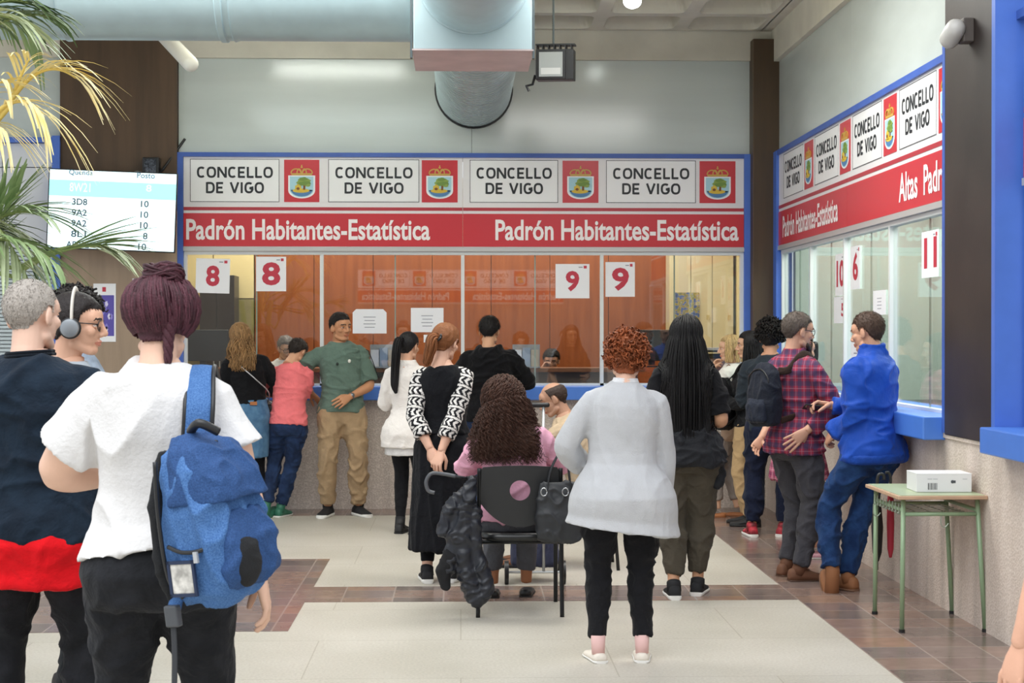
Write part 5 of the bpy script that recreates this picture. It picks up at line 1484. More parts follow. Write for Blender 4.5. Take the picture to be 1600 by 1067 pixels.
# -- woman in grey cardigan
car = Person('person with curly auburn hair and loose pale grey cardigan standing in front', spot(968, 7.83), 2, 1.595, 'f', '#dfb49c', '#8a4a2c', side=2.5, pelvis=(.015, 0, 0), wide=1.16, deep=1.2, belly=.02, limb=1.08, legw=1.06, footL=(-.115, -.02, 0, 8), footR=(.115, -.02, 0, 8), handL=(-.16, .22, .98), handR=(.25, .14, .80), poleL=(-1, -.7, 0), poleR=(1, -.3, 0), head=(-4, 6, 0))
car.build((lambda b: (car.collar(b, 1.452, .016, .004, .008), b)[1])(MB()), 'shirt_collar', cloth('white_shirting', '#e4e4e6'))
car.top('cardigan', cloth('pale_grey_knit', '#c2c3c6', .03, bump=.3, bscale=220, fold=.18), hem=.685, ease=.022, sleeve=(1.75, 1.92), s_ease=.018, s_flare=.012, flare=.075, amp=.007, sc=(6, 6, 1.8), voxel=.008, hem_tilt=-.022, extra=lambda b: car.collar(b, 1.442, .012, .004, .010))
car.trousers('trousers', cloth('black_crepe', '#1b1b1e'), ease=.014, leg_e=lambda u: .018 - .002 * u, amp=.010, hem=1.9)
car.shoes(mat('cream_pink_canvas', '#e6ddd0', .6), rubber_w, 'flat', lk=.92)
for g in (-1, 1):
    b = MB(); A = car.leg[g][2]; b.tube([A + V((0, -.01, -.045)), A + V((0, -.005, .0)), A + V((0, 0, .05))], [.034, .036, .039], 14); car.build(b, 'sock', mat('pink_sock', '#e2b9b4', .8))
b = car.hair_cap(thick=.024, ear=-.025, temple=.03, nape=-.085, rough=.008, sc=30); car.curls(b, 420, .010, .055, .0055, (35, 325), (-46, 90), .034, turns=1.8)
car.set_hair(b, '#8d4c2b')

# -- woman with very long black hair
lb = Person('person with waist-long straight black hair and olive trousers', spot(1072, 9.68), -6, 1.70, 'f', '#c99878', '#0f0d0e', wide=1.04, footL=(-.075, -.04, 0, 6), footR=(.075, .10, 0, 12), handL=(-.2, .2, .95), handR=(.15, .20, 1.05), poleR=(.35, -1, -.3), head=(-6, 6, 0))
lb.top('black_t_shirt', cloth('black_cotton', '#18181b'), hem=.86, ease=.016, sleeve=.85, s_ease=.012, s_flare=.01, flare=.01, amp=.009)
lb.trousers('olive_trousers', cloth('olive_cotton', '#4d473d', .08), ease=.020, leg_e=lambda u: .026 - .006 * (u > 1.8) + .010 * max(0, 1.75 - u), amp=.012, hem=1.86)
lb.shoes(mat('black_canvas', '#1b1b1e', .8), rubber_w)
def tied_jacket():
    P = lb; b = MB(); b.rings([P.ring(z, e) for z, e in ((.80, .058), (.84, .062), (.90, .056), (.98, .046), (1.03, .034))])
    b.capsule([P.P(.95, .15, .05), P.P(.88, .20, .02), P.P(.78, .20, .0), P.P(.68, .19, -.02)], [.04, .045, .04, .025], 12)
    P.finish(b, 'jacket_tied_at_waist', cloth('charcoal_nylon', '#222327', rough=.6), .010, 3, .014, (10, 10, 14))
tied_jacket()
b = lb.hair_cap(thick=.018, ear=-.02, temple=.03, nape=-.085, rough=.001)
b = lb.hair_fall(.62, 420, (60, 300), [(0, .008), (.25, .045), (.6, .060), (1, .05)], .0025, 5, b=b, r=.0055, gap=.045, thick=.02, ragged=.12, seg=18)
lb.set_hair(b)

# -- far right corner: blond woman
bl = Person('blond person in white jacket with tan sandals at the corner pillar', spot(1143, 13.95), 66, 1.585, 'f', '#d9ab8d', '#b39a6e', wide=.95, footL=(-.14, .10, 0, 20), footR=(.02, -.06, 0, 0), handL=(-.06, .17, 1.37), handR=(.12, .25, 1.05), poleL=(-.8, .2, -1), palmL=(0, 1, 0), hposeL='hold', head=(14, 4, 0))
bl.top('white_jacket', cloth('white_linen', '#e6e2da', .02), hem=.80, ease=.024, sleeve=1.6, s_ease=.02, flare=.01, amp=.007)
bl.trousers('grey_trousers', cloth('stone_cotton', '#9b9088', .06), ease=.014, leg_e=lambda u: .014, hem=1.8, amp=.006)
bl.shoes(mat('tan_leather', '#b5764f', .5), mat('tan_sole', '#8d5a38', .6), 'flat')
b = bl.hair_cap(thick=.018, ear=-.02, nape=-.08, rough=.005); b = bl.hair_fall(.13, 130, (60, 300), [(0, .0), (1, .01)], .004, 6, b=b, r=.006, gap=.0); bl.set_hair(b, '#b89c6c')
b = MB(); W, M = bl.hand[-1]; b.tube([W + M @ V((.031 * math.cos(t), -.025, .024 * math.sin(t))) for t in (2 * math.pi * i / 18 for i in range(19))], .008, 6); bl.build(b, 'wristwatch', M_black)

# -- dark-haired woman, black pack on the front
bk = Person('person with dark hair in black jacket and beige trousers by the corner, looking left', spot(1172, 13.3), 66, 1.615, 'f', '#d0a283', '#141112', wide=1.0, footL=(-.09, -.04, 0, 12), footR=(.08, .04, 0, 10), handL=(-.12, .26, 1.08), handR=(.15, .26, 1.06), head=(12, 2, 0))
bk.top('black_jacket', cloth('black_nylon', '#18181b', rough=.6), hem=.86, ease=.022, sleeve=1.9, s_ease=.018, amp=.010)
bk.trousers('beige_trousers', cloth('beige_twill', '#b89a72', .06), ease=.018, leg_e=lambda u: .026, hem=1.95, amp=.008)
bk.shoes(mat('black_shoe', '#1a1a1c', .6), rubber_k)
b = bk.hair_cap(thick=.02, ear=-.03, temple=.035, nape=-.085, rough=.004); b = bk.hair_fall(.30, 200, (62, 298), [(0, .0), (.4, .02), (1, .03)], .005, 7, b=b, r=.006, gap=.03); bk.set_hair(b)

# -- curly dark hair, dark hoodie
ch = Person('person with curly black hair, dark hoodie, navy track trousers and red-black sneakers', spot(1204, 12.55), -24, 1.69, 'm', '#c59273', '#15110f', wide=1.03, footL=(-.14, -.04, 0, 26), footR=(.09, .06, 0, 10), handL=(-.15, .27, 1.1), handR=(.18, .27, 1.1), head=(10, 4, 0))
ch.top('hooded_sweatshirt', cloth('slate_fleece', '#2a3138', .08), hem=.84, ease=.024, sleeve=1.9, s_ease=.018, amp=.011, extra=lambda b: ch.hood(b, 1.2))
ch.trousers('track_trousers', cloth('navy_jersey', '#191f33', .08), ease=.022, leg_e=lambda u: .028 - .006 * (u > 1.75), amp=.012, hem=1.93)
ch.shoes(mat('red_black_mesh', '#1a1618', .6, vscale=11, col2='#c0283a'), rubber_w, 'sneaker', lk=1.08)
b = ch.hair_cap(thick=.03, ear=.005, nape=-.06, rough=.01, sc=28); ch.curls(b, 300, .012, .055, .0055, (10, 350), (-25, 90), .04); ch.set_hair(b)

# -- woman in pink plaid dress
def plaid(name, base, band, line, s1=11., s2=11., rot=0., soft=.5):
    m = mat(name, base, .85, spec=.15)
    N, L, b = nodes_of(m)
    tc = N.new('ShaderNodeTexCoord'); sp = N.new('ShaderNodeSeparateXYZ'); L.new(tc.outputs['Object'], sp.inputs[0])
    xy = math_node(N, L, 'ADD', sp.outputs[0], math_node(N, L, 'MULTIPLY', sp.outputs[1], .8))
    def wv(src, f, duty):
        fr = math_node(N, L, 'FRACT', math_node(N, L, 'MULTIPLY', src, f)); return math_node(N, L, 'LESS_THAN', fr, duty)
    a = wv(xy, s1, .46); c = wv(sp.outputs[2], s2, .46); l1 = wv(math_node(N, L, 'ADD', xy, .02), s1, .09); l2 = wv(math_node(N, L, 'ADD', sp.outputs[2], .02), s2, .09)
    cur_ = None
    def mix(prev, fac, col, amt):
        mx = N.new('ShaderNodeMix'); mx.data_type = 'RGBA'; L.new(math_node(N, L, 'MULTIPLY', fac, amt), mx.inputs[0])
        if prev is None: mx.inputs[6].default_value = (*lin(base), 1)
        else: L.new(prev, mx.inputs[6])
        mx.inputs[7].default_value = (*lin(col), 1); return mx.outputs[2]
    cur_ = mix(None, a, band, .6); cur_ = mix(cur_, c, band, .6); cur_ = mix(cur_, l1, line, .35); cur_ = mix(cur_, l2, line, .35)
    L.new(cur_, b.inputs['Base Color']); return m
pd = Person('person in pink plaid dress half hidden behind the plaid-shirted one', spot(1250, 11.4), -74, 1.60, 'f', '#d3a48a', '#4a352a', footL=(-.09, .02, 0, 6), footR=(.10, .06, 0, 8), handL=(-.14, -.26, .90), handR=(.15, .30, 1.165), poleL=(-.6, .3, -.4), poleR=(.3, -.2, -1), head=(10, 8, 0))
pp = plaid('pink_plaid', '#b9647c', '#6d2f4d', '#e9c9d2', 17, 17)
pd.top('dress_top', pp, hem=.92, ease=.022, sleeve=.95, s_ease=.022, s_flare=.012, amp=.007, arms=(-1, 1))
pd.skirt('dress_skirt', pp, waist=1.03, hem=.60, e0=.022, e1=.09, amp=.012, sc=(10, 10, 2))
pd.shoes(mat('pink_canvas', '#d9a6b4', .6), rubber_w, 'flat')
b = pd.hair_cap(thick=.016, ear=.0, nape=-.07); b = pd.hair_fall(.2, 120, (70, 290), [(0, 0), (1, .01)], .004, 6, b=b, r=.006, gap=.02); pd.set_hair(b)

# -- man in plaid shirt
pl = Person('person in red and navy plaid shirt with a dark backpack, hand on hip', spot(1243, 10.4), -64, 1.74, 'm', '#cf9f86', '#4c423d', wide=1.04, deep=1.05, footL=(-.12, .03, 0, 10), footR=(.10, -.04, 0, 16), handL=(-.16, .27, 1.1), handR=(.212, -.085, .955), poleL=(-.8, -.6, -.3), poleR=(.55, 1, -.1), palmR=(.9, .2, .4), hposeR='flat', head=(-8, 6, 0))
pl.top('plaid_shirt', plaid('red_navy_plaid', '#98344a', '#343f5c', '#b98a98', 15., 15.), hem=.80, ease=.018, sleeve=1.86, s_ease=.015, flare=.022, amp=.012, extra=lambda b: pl.collar(b, 1.45, .02, .006, .012))
pl.trousers('grey_trousers', cloth('faded_grey_cotton', '#46454a', .08), ease=.014, leg_e=lambda u: .018 + .006 * (u > 1.7), amp=.012, hem=1.95)
pl.shoes(mat('brown_suede', '#6d4630', .7), mat('brown_rubber', '#4a3020', .6), 'boot')
short_back(pl, .008, '#5a5049', front=.062, temple=.045, nape=-.05, rough=.003, sc=120, top=1.6); pl.glasses('#22262b')
b = MB()
rb = [(.0, .085, .062, -.115, .020), (.0, .09, .05, -.100, .022)]
for sx in (-1, 1): b.capsule([pl.H((sx * .045, .045, -.085)), pl.H((sx * .02, .072, -.105)), pl.H((0, .078, -.108))], [.016, .018, .018], 10)
b.ball(pl.H((0, .088, -.048)), (.026, .008, .006), 10); pl.build(b, 'beard', browm('#3a2f2a'))

# -- man in blue jacket
bj = Person('person in bright blue jacket and jeans leaning at the number 11 window', spot(1362, 9.9), 40, 1.742, 'm', '#cf9c80', '#4a372c', wide=1.0, deep=1.05, pelvis=(0, .0, -.01), side=2, tilt=2, footL=(-.26, .10, .05, -40), footR=(-.10, .11, 0, 5), pitchL=-62, kneeL=(-.1, 1, 0), handL=(-.10, .20, .95), handR=(-.02, .30, 1.12), poleL=(-.3, -1, -.2), poleR=(1, -.5, -.5), palmL=(-.8, .3, .5), hposeL='hold', hposeR='hold', palmR=(.5, .2, .9), head=(6, 8, 2))
def bj_extra(b): bj.collar(b, 1.445, .05, .012, .013)
bj.top('blue_jacket', cloth('blue_nylon', '#1f4cae', .05, rough=.5, bump=.1, fold=.25), hem=.80, ease=.030, sleeve=1.93, s_ease=.021, flare=.022, amp=.012, sc=(6, 6, 9), extra=bj_extra)
b = MB(); b.rings([bj.ring(z, e) for z, e in ((.785, .048), (.80, .060), (.835, .058), (.850, .040))]); bj.finish(b, 'jacket_waistband', cloth('blue_rib', '#1b469f', rough=.6), .009, 2, .002)
bj.trousers('jeans', cloth('blue_denim', '#192f56', .1, col2='#25426e'), ease=.014, leg_e=lambda u: .018 + .006 * (u > 1.7), amp=.012, hem=1.95)
bj.shoes(mat('tan_suede', '#94623f', .75), mat('tan_rubber', '#7c5a44', .7), 'boot')
short_back(bj, .010, '#4d3a2f', front=.064, temple=.045, nape=-.055, rough=.003, sc=110, top=1.7)

# -- clerks behind the glass
ck = Person('clerk in dark top with glasses sitting behind the back window', spot(862, 16.3), 172, 1.64, 'm', '#b98a72', '#17120f', pelvis=(0, 0, -.20), footL=(-.12, .4, 0, 5), footR=(.12, .4, 0, 5), kneeL=(0, .4, 1), kneeR=(0, .4, 1), handL=(-.12, .25, 1.0), handR=(.10, .16, 1.28), poleR=(.6, -.2, -1), head=(0, 14, 0), hposeR='hold')
ck.top('jumper', cloth('black_jumper', '#1a1a20'), hem=.86, ease=.02, sleeve=1.9); ck.trousers('trousers', cloth('black_crepe'  , '#1b1b1e'), ease=.012)
ck.shoes(mat('black_shoe', '#1a1a1c', .6), rubber_k); short_back(ck, .014, front=.06); ck.glasses('#14110f')
gc = Person('grey-haired clerk in white shirt behind the glass, next to the coral T-shirt', spot(444, 16.1), 196, 1.585, 'm', '#cfa58c', '#7c7773', footL=(-.1, 0, 0, 5), handL=(-.14, .3, 1.08), handR=(.14, .3, 1.08), lean=8, head=(10, 14, 0))
gc.top('white_shirt', cloth('white_shirting', '#e4e4e6'), hem=.84, ease=.024, sleeve=1.9); gc.trousers('trousers', cloth('grey_cotton', '#55565c'), ease=.012); gc.shoes(mat('black_shoe', '#1a1a1c', .6), rubber_k)
short_back(gc, .016, front=.068, rough=.006, sc=50); gc.glasses('#39332f')

# -- passer-by at the right edge: only the arm reaches into view
ps = Person('passer-by whose bare arm shows in the bottom right corner', (1.675, 4.0, 0), 20, 1.66, 'f', '#dba98f', '#4a352a', footL=(-.1, 0, 0, 5), handL=(-.29, .06, .80), handR=(.25, .1, .85), poleL=(-.6, -1, 0))
ps.top('t_shirt', cloth('pale_grey_cotton', '#aeb6bd'), hem=.86, ease=.02, sleeve=.8); ps.trousers('trousers', cloth('black_denim', '#202326'), ease=.01); ps.shoes(mat('black_shoe', '#1a1a1c', .6), rubber_w)
short_back(ps, .02)
# ================================================================== BAGS, FURNITURE AND SMALL THINGS
def soft(b, name, material, parent, voxel=.008, it=3, amp=.008, sc=(12, 12, 8), seed=1):
    v, f, n = fuse(b, voxel, it)
    if amp:
        v = v + n * (amp * wrinkle(v, sc, seed))[:, None]
        v, f, n = eval_mods(v, f, [('SMOOTH', dict(factor=.5, iterations=2))])
    me = bpy.data.meshes.new(name); me.from_pydata(v.tolist(), [], f)
    me.materials.append(material); me.polygons.foreach_set('use_smooth', [True] * len(f))
    o = bpy.data.objects.new(name, me); C.objects.link(o); o.parent = parent
    return o
def sup(cx, cy, z, a, b, n=28, p=.55):
    return [V((cx + a * math.copysign(abs(math.cos(t)) ** p, math.cos(t)), cy + b * math.copysign(abs(math.sin(t)) ** p, math.sin(t)), z)) for t in (2 * math.pi * i / n for i in range(n))]
def torso_point(P, x, z, gap, back=True):
    a, b, c = lerp_table(P.tab, z)
    y = c + (-1 if back else 1) * (b + gap) * math.sqrt(max(.02, 1 - min(1, abs(x) / (a + gap)) ** 2.2))
    return P.world(P.P(z, x, y))

# ---- blue backpack slung on the right shoulder of the woman in white
def blue_backpack():
    c = at_y(345, 930, 4.50)
    t = thing('backpack', 'blue backpack with clear label pocket slung on the white T-shirt', 'backpack', c, (R(4), R(-6), R(-28)))
    Mi = (Matrix.Translation(c) @ t.rotation_euler.to_matrix().to_4x4()).inverted()
    den_ = mat('blue_melange_nylon', '#3a5f95', .75, 0, .25, 260, .3, 160, spec=.2, col2='#557db2'); dk = mat('navy_melange_nylon', '#2a4572', .75, 0, .2, 260, .3, 160, spec=.2, col2='#375789')
    b = MB()
    b.rings([sup(*q) for q in ((0, 0, .0, .075, .10), (.0, 0, .02, .10, .125), (.01, 0, .12, .118, .140), (.005, 0, .24, .112, .140), (-.01, 0, .34, .090, .125), (-.03, 0, .41, .062, .10), (-.045, 0, .45, .03, .06))])
    soft(b, 'bag_body', den_, t, .007, 3, .012, (10, 10, 6), 5)
    b = MB(); b.rings([sup(*q) for q in ((.085, .0, .03, .045, .10), (.10, .0, .06, .055, .115), (.105, 0, .16, .05, .112), (.09, 0, .24, .03, .09))]); soft(b, 'front_pocket', dk, t, .007, 3, .008, (12, 12, 8), 8)
    b = MB(); b.rings([sup(*q) for q in ((.03, 0, .27, .108, .138), (.028, .0, .34, .094, .13), (.0, 0, .42, .066, .10), (-.03, 0, .458, .035, .06))]); fl = soft(b, 'top_flap', dk, t, .007, 3, .006, (12, 12, 8), 9)
    b = MB(); b.rings([sup(*q) for q in ((-.095, 0, .0, .022, .105), (-.105, 0, .1, .024, .13), (-.105, 0, .28, .022, .125), (-.085, 0, .42, .02, .08))]); soft(b, 'back_panel', mat('black_mesh_padding', '#17181b', .9, bump=.4, bscale=300), t, .007, 2, .004, (12, 12, 12), 4)
    b = MB(); b.ball((.135, -.045, .10), (.035, .06, .075), 16); soft(b, 'black_side_pocket', mat('black_mesh_padding', '#17181b'), t, .007, 2, .004, (14, 14, 14), 3)
    # zip along the side and the pocket with its label
    b = MB(); b.tube(spline([(-.06, -.135, .40), (-.07, -.138, .25), (-.065, -.135, .08), (-.03, -.125, .02)]), .006, 8); b.build('side_zip', M_black, t, smooth=True)
    b = MB(); b.tube(spline([(-.05, -.137, .165), (.0, -.147, .150), (.055, -.145, .15), (.1, -.115, .165)]), .006, 8); z = b.build('pocket_zip', M_black, t, smooth=True)
    b = MB(); b.box((.045, -.158, .120), (.058, -.150, .15)); b.build('zip_puller', mat('grey_puller', '#b9bcc0', .4, .3), z)
    b = MB(); b.box((-.045, -.149, .035), (.032, -.140, .12)); b.build('label_window', mat('clear_label', '#c9c6c0', .15, 0, .4, 30), t, bevel=.004)
    b = MB()
    for q in ((-.052, .036, .028, .037), (-.052, .036, .118, .127)): b.box((q[0], -.152, q[2]), (q[1], -.143, q[3]))
    for q in ((-.052, -.044), (.030, .038)): b.box((q[0], -.152, .028), (q[1], -.143, .127))
    b.build('label_frame', mat('navy_binding', '#1d2c4a', .6), t)
    # strap up over the shoulder
    top = c + V((-.05, -.02, .43))
    pts = [torso_point(tee, .125, 1.20, .045, False), torso_point(tee, .125, 1.32, .050, False), tee.world(tee.P(1.40, .118, .03)) + V((0, 0, .030)), tee.world(tee.P(1.41, .118, -.05)) + V((0, 0, .018)), torso_point(tee, .125, 1.34, .045), torso_point(tee, .122, 1.26, .050), torso_point(tee, .118, 1.20, .062), top]
    sp = [Mi @ p for p in spline(pts, 6)]
    b = MB(); b.tube(sp, [(.039, .006)] * len(sp), 12, up=Mi.to_3x3() @ V((0, 1, 0))); st = b.build('shoulder_strap', den_, t, smooth=True)
    for s_ in (-1, 1):
        b = MB(); b.tube([p + Mi.to_3x3() @ V((s_ * .040, 0, 0)) for p in sp], .007, 8); b.build('strap_binding', M_black, st, smooth=True)
    b = MB(); b.tube(spline([Mi @ (top + V((-.03, 0, .03))), Mi @ (top + V((.0, -.04, .055))), Mi @ (top + V((.05, -.02, .03)))]), .013, 8); b.build('grab_handle', M_black, t, smooth=True)
    # loose lower strap and buckle
    base = c + V((-.10, -.04, .03))
    b = MB(); b.tube([Mi @ p for p in spline([base + V((.02, 0, .06)), base + V((-.01, -.01, -.02)), base + V((-.02, -.02, -.06))])], [(.022, .005)] * 13, 8, up=(0, 1, 0)); b.build('lower_strap', den_, t, smooth=True)
    b = MB(); b.box((-.022, -.012, -.03), (.022, .012, .03), Matrix.Translation(Mi @ (base + V((-.02, -.03, -.075))))); b.build('buckle', mat('grey_buckle', '#4a4d52', .4), t, bevel=.005)
    b = MB(); b.tube([Mi @ p for p in spline([base + V((-.02, -.03, -.09)), base + V((-.015, -.035, -.2)), base + V((-.02, -.03, -.36))])], [(.010, .002)] * 13, 6, up=(0, 1, 0)); b.build('strap_tail', mat('grey_webbing', '#35373b', .8), t, smooth=True)
blue_backpack()

# ---- headphones
def headphones():
    P = hp; t = thing('headphones', 'grey over-ear headphones on the head of the one in round glasses', 'headphones', P.world(P.H((0, -.01, -.05))))
    L = V(t.location); W = lambda p: P.world(P.H(p)) - L
    b = MB(); pts = [W((.096 * math.cos(a), -.008 - .01 * math.sin(a), .004 + .130 * math.sin(a))) for a in (math.pi * i / 20 for i in range(21))]
    b.tube(pts, [(.013, .006)] * 21, 10, up=P.Rz @ P.HM @ V((0, 1, 0))); b.build('headband', mat('cream_headband', '#d9d2c8', .5), t, smooth=True)
    for g in (-1, 1):
        b = MB(); b.tube([W((g * .098, -.012, -.014)), W((g * .104, -.012, -.014)), W((g * .116, -.012, -.014)), W((g * .120, -.012, -.014))], [.032, .036, .034, .022], 22); cup = b.build('ear_cup', mat('grey_ear_cup', '#8f9499', .35, .4), t, smooth=True, auto=40)
        b = MB(); b.tube([W((g * .083, -.012, -.014)), W((g * .086, -.012, -.014)), W((g * .095, -.012, -.014)), W((g * .099, -.012, -.014))], [.032, .041, .042, .036], 22); b.build('ear_cushion', mat('black_cushion', '#1c1c1e', .6), cup, smooth=True)
headphones()

# ---- backpacks worn by two of the queue
def worn_pack(P, label, front, m, w, h, d, zb, shift, parts):
    s = 1 if front else -1
    a, bb, cc = lerp_table(P.tab, zb + h / 2)
    c = P.world(P.P(zb, shift, cc + s * (bb + .045 + d / 2)))
    t = thing('backpack', label, 'backpack', c, (0, 0, math.atan2(P.Rz[1][0], P.Rz[0][0])))
    k = P.k
    b = MB(); b.rings([sup(0, 0, z * h * k, w * x / 2, d * y / 2, 24, .6) for z, x, y in ((0, .7, .6), (.05, .92, .9), (.3, 1, 1.1), (.6, .96, 1), (.85, .8, .75), (.97, .5, .4), (1., .25, .2))])
    soft(b, 'bag_body', m, t, .008, 3, .007, (12, 12, 8), 3)
    b = MB(); b.rings([sup(0, s * d * .46, z * h * k, w * x / 2, d * y / 2, 24, .6) for z, x, y in ((.06, .6, .25), (.1, .74, .42), (.34, .76, .42), (.44, .6, .2))]); soft(b, 'front_pocket', parts[0], t, .008, 2, .004, (12, 12, 12), 6)
    b = MB(); b.tube(spline([(-w * .4, s * d * .3, h * .5), (-w * .36, s * d * .36, h * .8), (0, s * d * .33, h * .93), (w * .36, s * d * .36, h * .8), (w * .4, s * d * .3, h * .5)]), .005, 6); b.build('zip', M_black, t, smooth=True)
    Ri = P.Rz.transposed()
    for g in (-1, 1):
        pts = [c + P.Rz @ V((g * w * .3, -s * d * .3, h * .9)), torso_point(P, g * .10, 1.34, .030, not front), P.world(P.P(1.392, g * .105, .05 * s)) + V((0, 0, .030)), P.world(P.P(1.40, g * .105, 0)) + V((0, 0, .038)), P.world(P.P(1.385, g * .105, -.05 * s)) + V((0, 0, .030)), torso_point(P, g * .115, 1.30, .035, front), torso_point(P, g * .14, 1.12, .035, front), c + P.Rz @ V((g * w * .42, -s * d * .3, h * .1))]
        sp = [Ri @ (p - c) for p in spline(pts, 6)]
        b = MB(); b.tube(sp, [(.024, .005)] * len(sp), 8, up=(0, 1, 0)); b.build('shoulder_strap', parts[1], t, smooth=True)
    return t
worn_pack(pl, 'dark navy backpack on the back of the plaid shirt', False, cloth('navy_canvas', '#20242f', .12, .7), .27, .40, .15, .98, -.02, (cloth('navy_canvas_pocket', '#272c39', .1, .7), cloth('brown_strap', '#3b2e28')))
worn_pack(bk, 'bulky black backpack with a grey front, worn by the dark-haired one at the corner', True, cloth('black_cordura', '#17171a', .1, .7), .30, .46, .18, .84, .0, (cloth('grey_cordura', '#45474d', .25, .6, vscale=20), cloth('black_webbing', '#1b1b1e')))

# ---- small shoulder bags
def shoulder_bag(P, label, m, off, z, size, sh, metal):
    c = P.world(P.P(z, *off)); t = thing('shoulder_bag', label, 'bag', c); w, d, h = size
    b = MB(); b.rings([sup(0, 0, q * h, w * x / 2, d * y / 2, 20, .7) for q, x, y in ((0, .6, .6), (.1, .95, 1), (.5, 1, 1), (.85, .8, .6), (1, .6, .3))]); soft(b, 'bag_body', m, t, .008, 3, .004, (12, 12, 12), 3)
    b = MB(); b.tube(spline([(-w * .3, 0, h * .9)] + [p - c for p in sh] + [V((w * .3, 0, h * .9))], 8), .006, 6); b.build('strap', metal, t, smooth=True)
shoulder_bag(bl, 'beige shoulder bag on the blond one by the corner pillar', mat('taupe_leather', '#a58872', .5, 0, .06, 8), (-.20, -.06), .72, (.20, .10, .24), [bl.world(bl.P(1.2, -.19, -.06)), bl.world(bl.P(1.40, -.10, 0)) + V((0, 0, .03)), bl.world(bl.P(1.2, -.19, .06))], mat('taupe_strap', '#8a6f5c', .5))
shoulder_bag(den, 'small dark bag on a thin silver strap on the denim skirt', mat('dark_leather', '#2a2326', .5), (.21, .08), .82, (.16, .07, .16), [den.world(den.P(1.08, .17, -.08)), den.world(den.P(1.2, .05, -.14)), den.world(den.P(1.36, -.09, -.09)), den.world(den.P(1.405, -.10, 0)) + V((0, 0, .035)), den.world(den.P(1.25, -.02, .17)), den.world(den.P(1.05, .15, .12))], mat('silver_chain', '#b9b9bd', .3, .8))

# ---- chair
CH = V((.335, 9.08, 0))
def chair():
    t = thing('visitor_chair', 'black visitor chair with a round hole in its backrest', 'chair', CH)
    m = mat('black_chair_plastic', '#232426', .45, 0, .05, 30); mt = mat('black_steel_tube', '#17181a', .35, .3)
    # backrest shell: outline around the hole, bent forward at the sides
    N_ = 56; hc = V((.0, .715)); w = .225
    def outline(a):
        dx, dz = math.cos(a), math.sin(a)
        best = None
        for k in range(400):
            r = .05 + k * .001; x = dx * r; z = hc.y + dz * r
            top = .845 + .012 * (1 - (x / w) ** 2); bot = .505 + .135 * (abs(x) / w) ** 2.2
            if abs(x) > w or z > top or z < bot: break
            best = (x, z)
        return best
    def sh(x, z, n): return V((x, .32 * x * x - .10 * (z - .5) - n, z))
    rings_ = []
    for n in (0., .016):
        inner = [sh(.058 * math.cos(2 * math.pi * i / N_), hc.y + .058 * math.sin(2 * math.pi * i / N_), n) for i in range(N_)]
        outer = []; mid = []
        for i in range(N_):
            a = 2 * math.pi * i / N_; x, z = outline(a); outer.append(sh(x, z, n)); mid.append(sh((x + .058 * math.cos(a)) / 2, (z + hc.y + .058 * math.sin(a)) / 2, n))
        rings_.append((inner, mid, outer))
    (i0, m0, o0), (i1, m1, o1) = rings_
    b = MB(); b.rings([i0, m0, o0, o1, m1, i1], close=True); b.build('backrest', m, t, smooth=True, auto=40)
    b = MB(); b.rings([sup(0, .235, z, .225 * q, .225 * q, 36, .5) for z, q in ((.418, .9), (.424, .98), (.44, 1.), (.462, .97), (.470, .8), (.472, .3))]); b.build('seat', mat('black_vinyl', '#161718', .3), t, smooth=True)
    for s in (-1, 1):
        b = MB(); b.tube(spline([(s * .238, -.05, 0), (s * .237, -.02, .25), (s * .236, .0, .47), (s * .232, -.005, .65), (s * .230, -.03, .84)]), .0125, 12); b.build('leg', mt, t, smooth=True)
        b = MB(); b.tube(spline([(s * .232, .47, 0), (s * .230, .45, .25), (s * .228, .42, .41), (s * .226, .3, .418), (s * .230, .02, .415)]), .0125, 12); b.build('leg', mt, t, smooth=True)
        for y, z in ((-.05, 0), (.47, 0)):
            pass
    b = MB(); b.tube([(-.23, .05, .412), (.23, .05, .412)], .011, 10); b.build('crossbar', mt, t, smooth=True)
    return t
chair()

# ---- coat hung on the chair's left side, umbrella, handbag
def coat():
    c = V((.02, 9.06, .12)); t = thing('padded_coat', 'dark padded coat hanging down the left side of the chair', 'coat', c)
    m = mat('black_padded_nylon', '#1d2029', .42, 0, .1, 8, spec=.5); m2 = mat('black_wool_cuff', '#141417', .9)
    def q(px, py, y=9.02): return at_y(px, py, y) - c
    b = MB()
    for pts, rr in (([q(738, 752), q(728, 790), q(712, 840)], [.03, .05, .06]), ([q(722, 770), q(702, 800), q(693, 830)], [.03, .045, .04]),
                    ([q(728, 790), q(725, 850), q(732, 900), q(746, 935)], [.05, .055, .055, .05]), ([q(742, 800), q(745, 860), q(760, 910), q(757, 930)], [.04, .04, .05, .045]), ([q(716, 830), q(705, 870), q(698, 892)], [.05, .05, .04])):
        b.capsule(spline(pts, 4), [np.interp(i / (len(spline(pts, 4)) - 1), np.linspace(0, 1, len(rr)), rr) for i in range(len(spline(pts, 4)))], 14)
    soft(b, 'coat_body', m, t, .007, 4, .011, (15, 15, 21), 4)
    b = MB(); b.capsule([q(704, 868), q(692, 893), q(697, 915)], [.048, .050, .030], 14); soft(b, 'cuff', m2, t, .008, 2, .006, (12, 12, 12), 2)
coat()
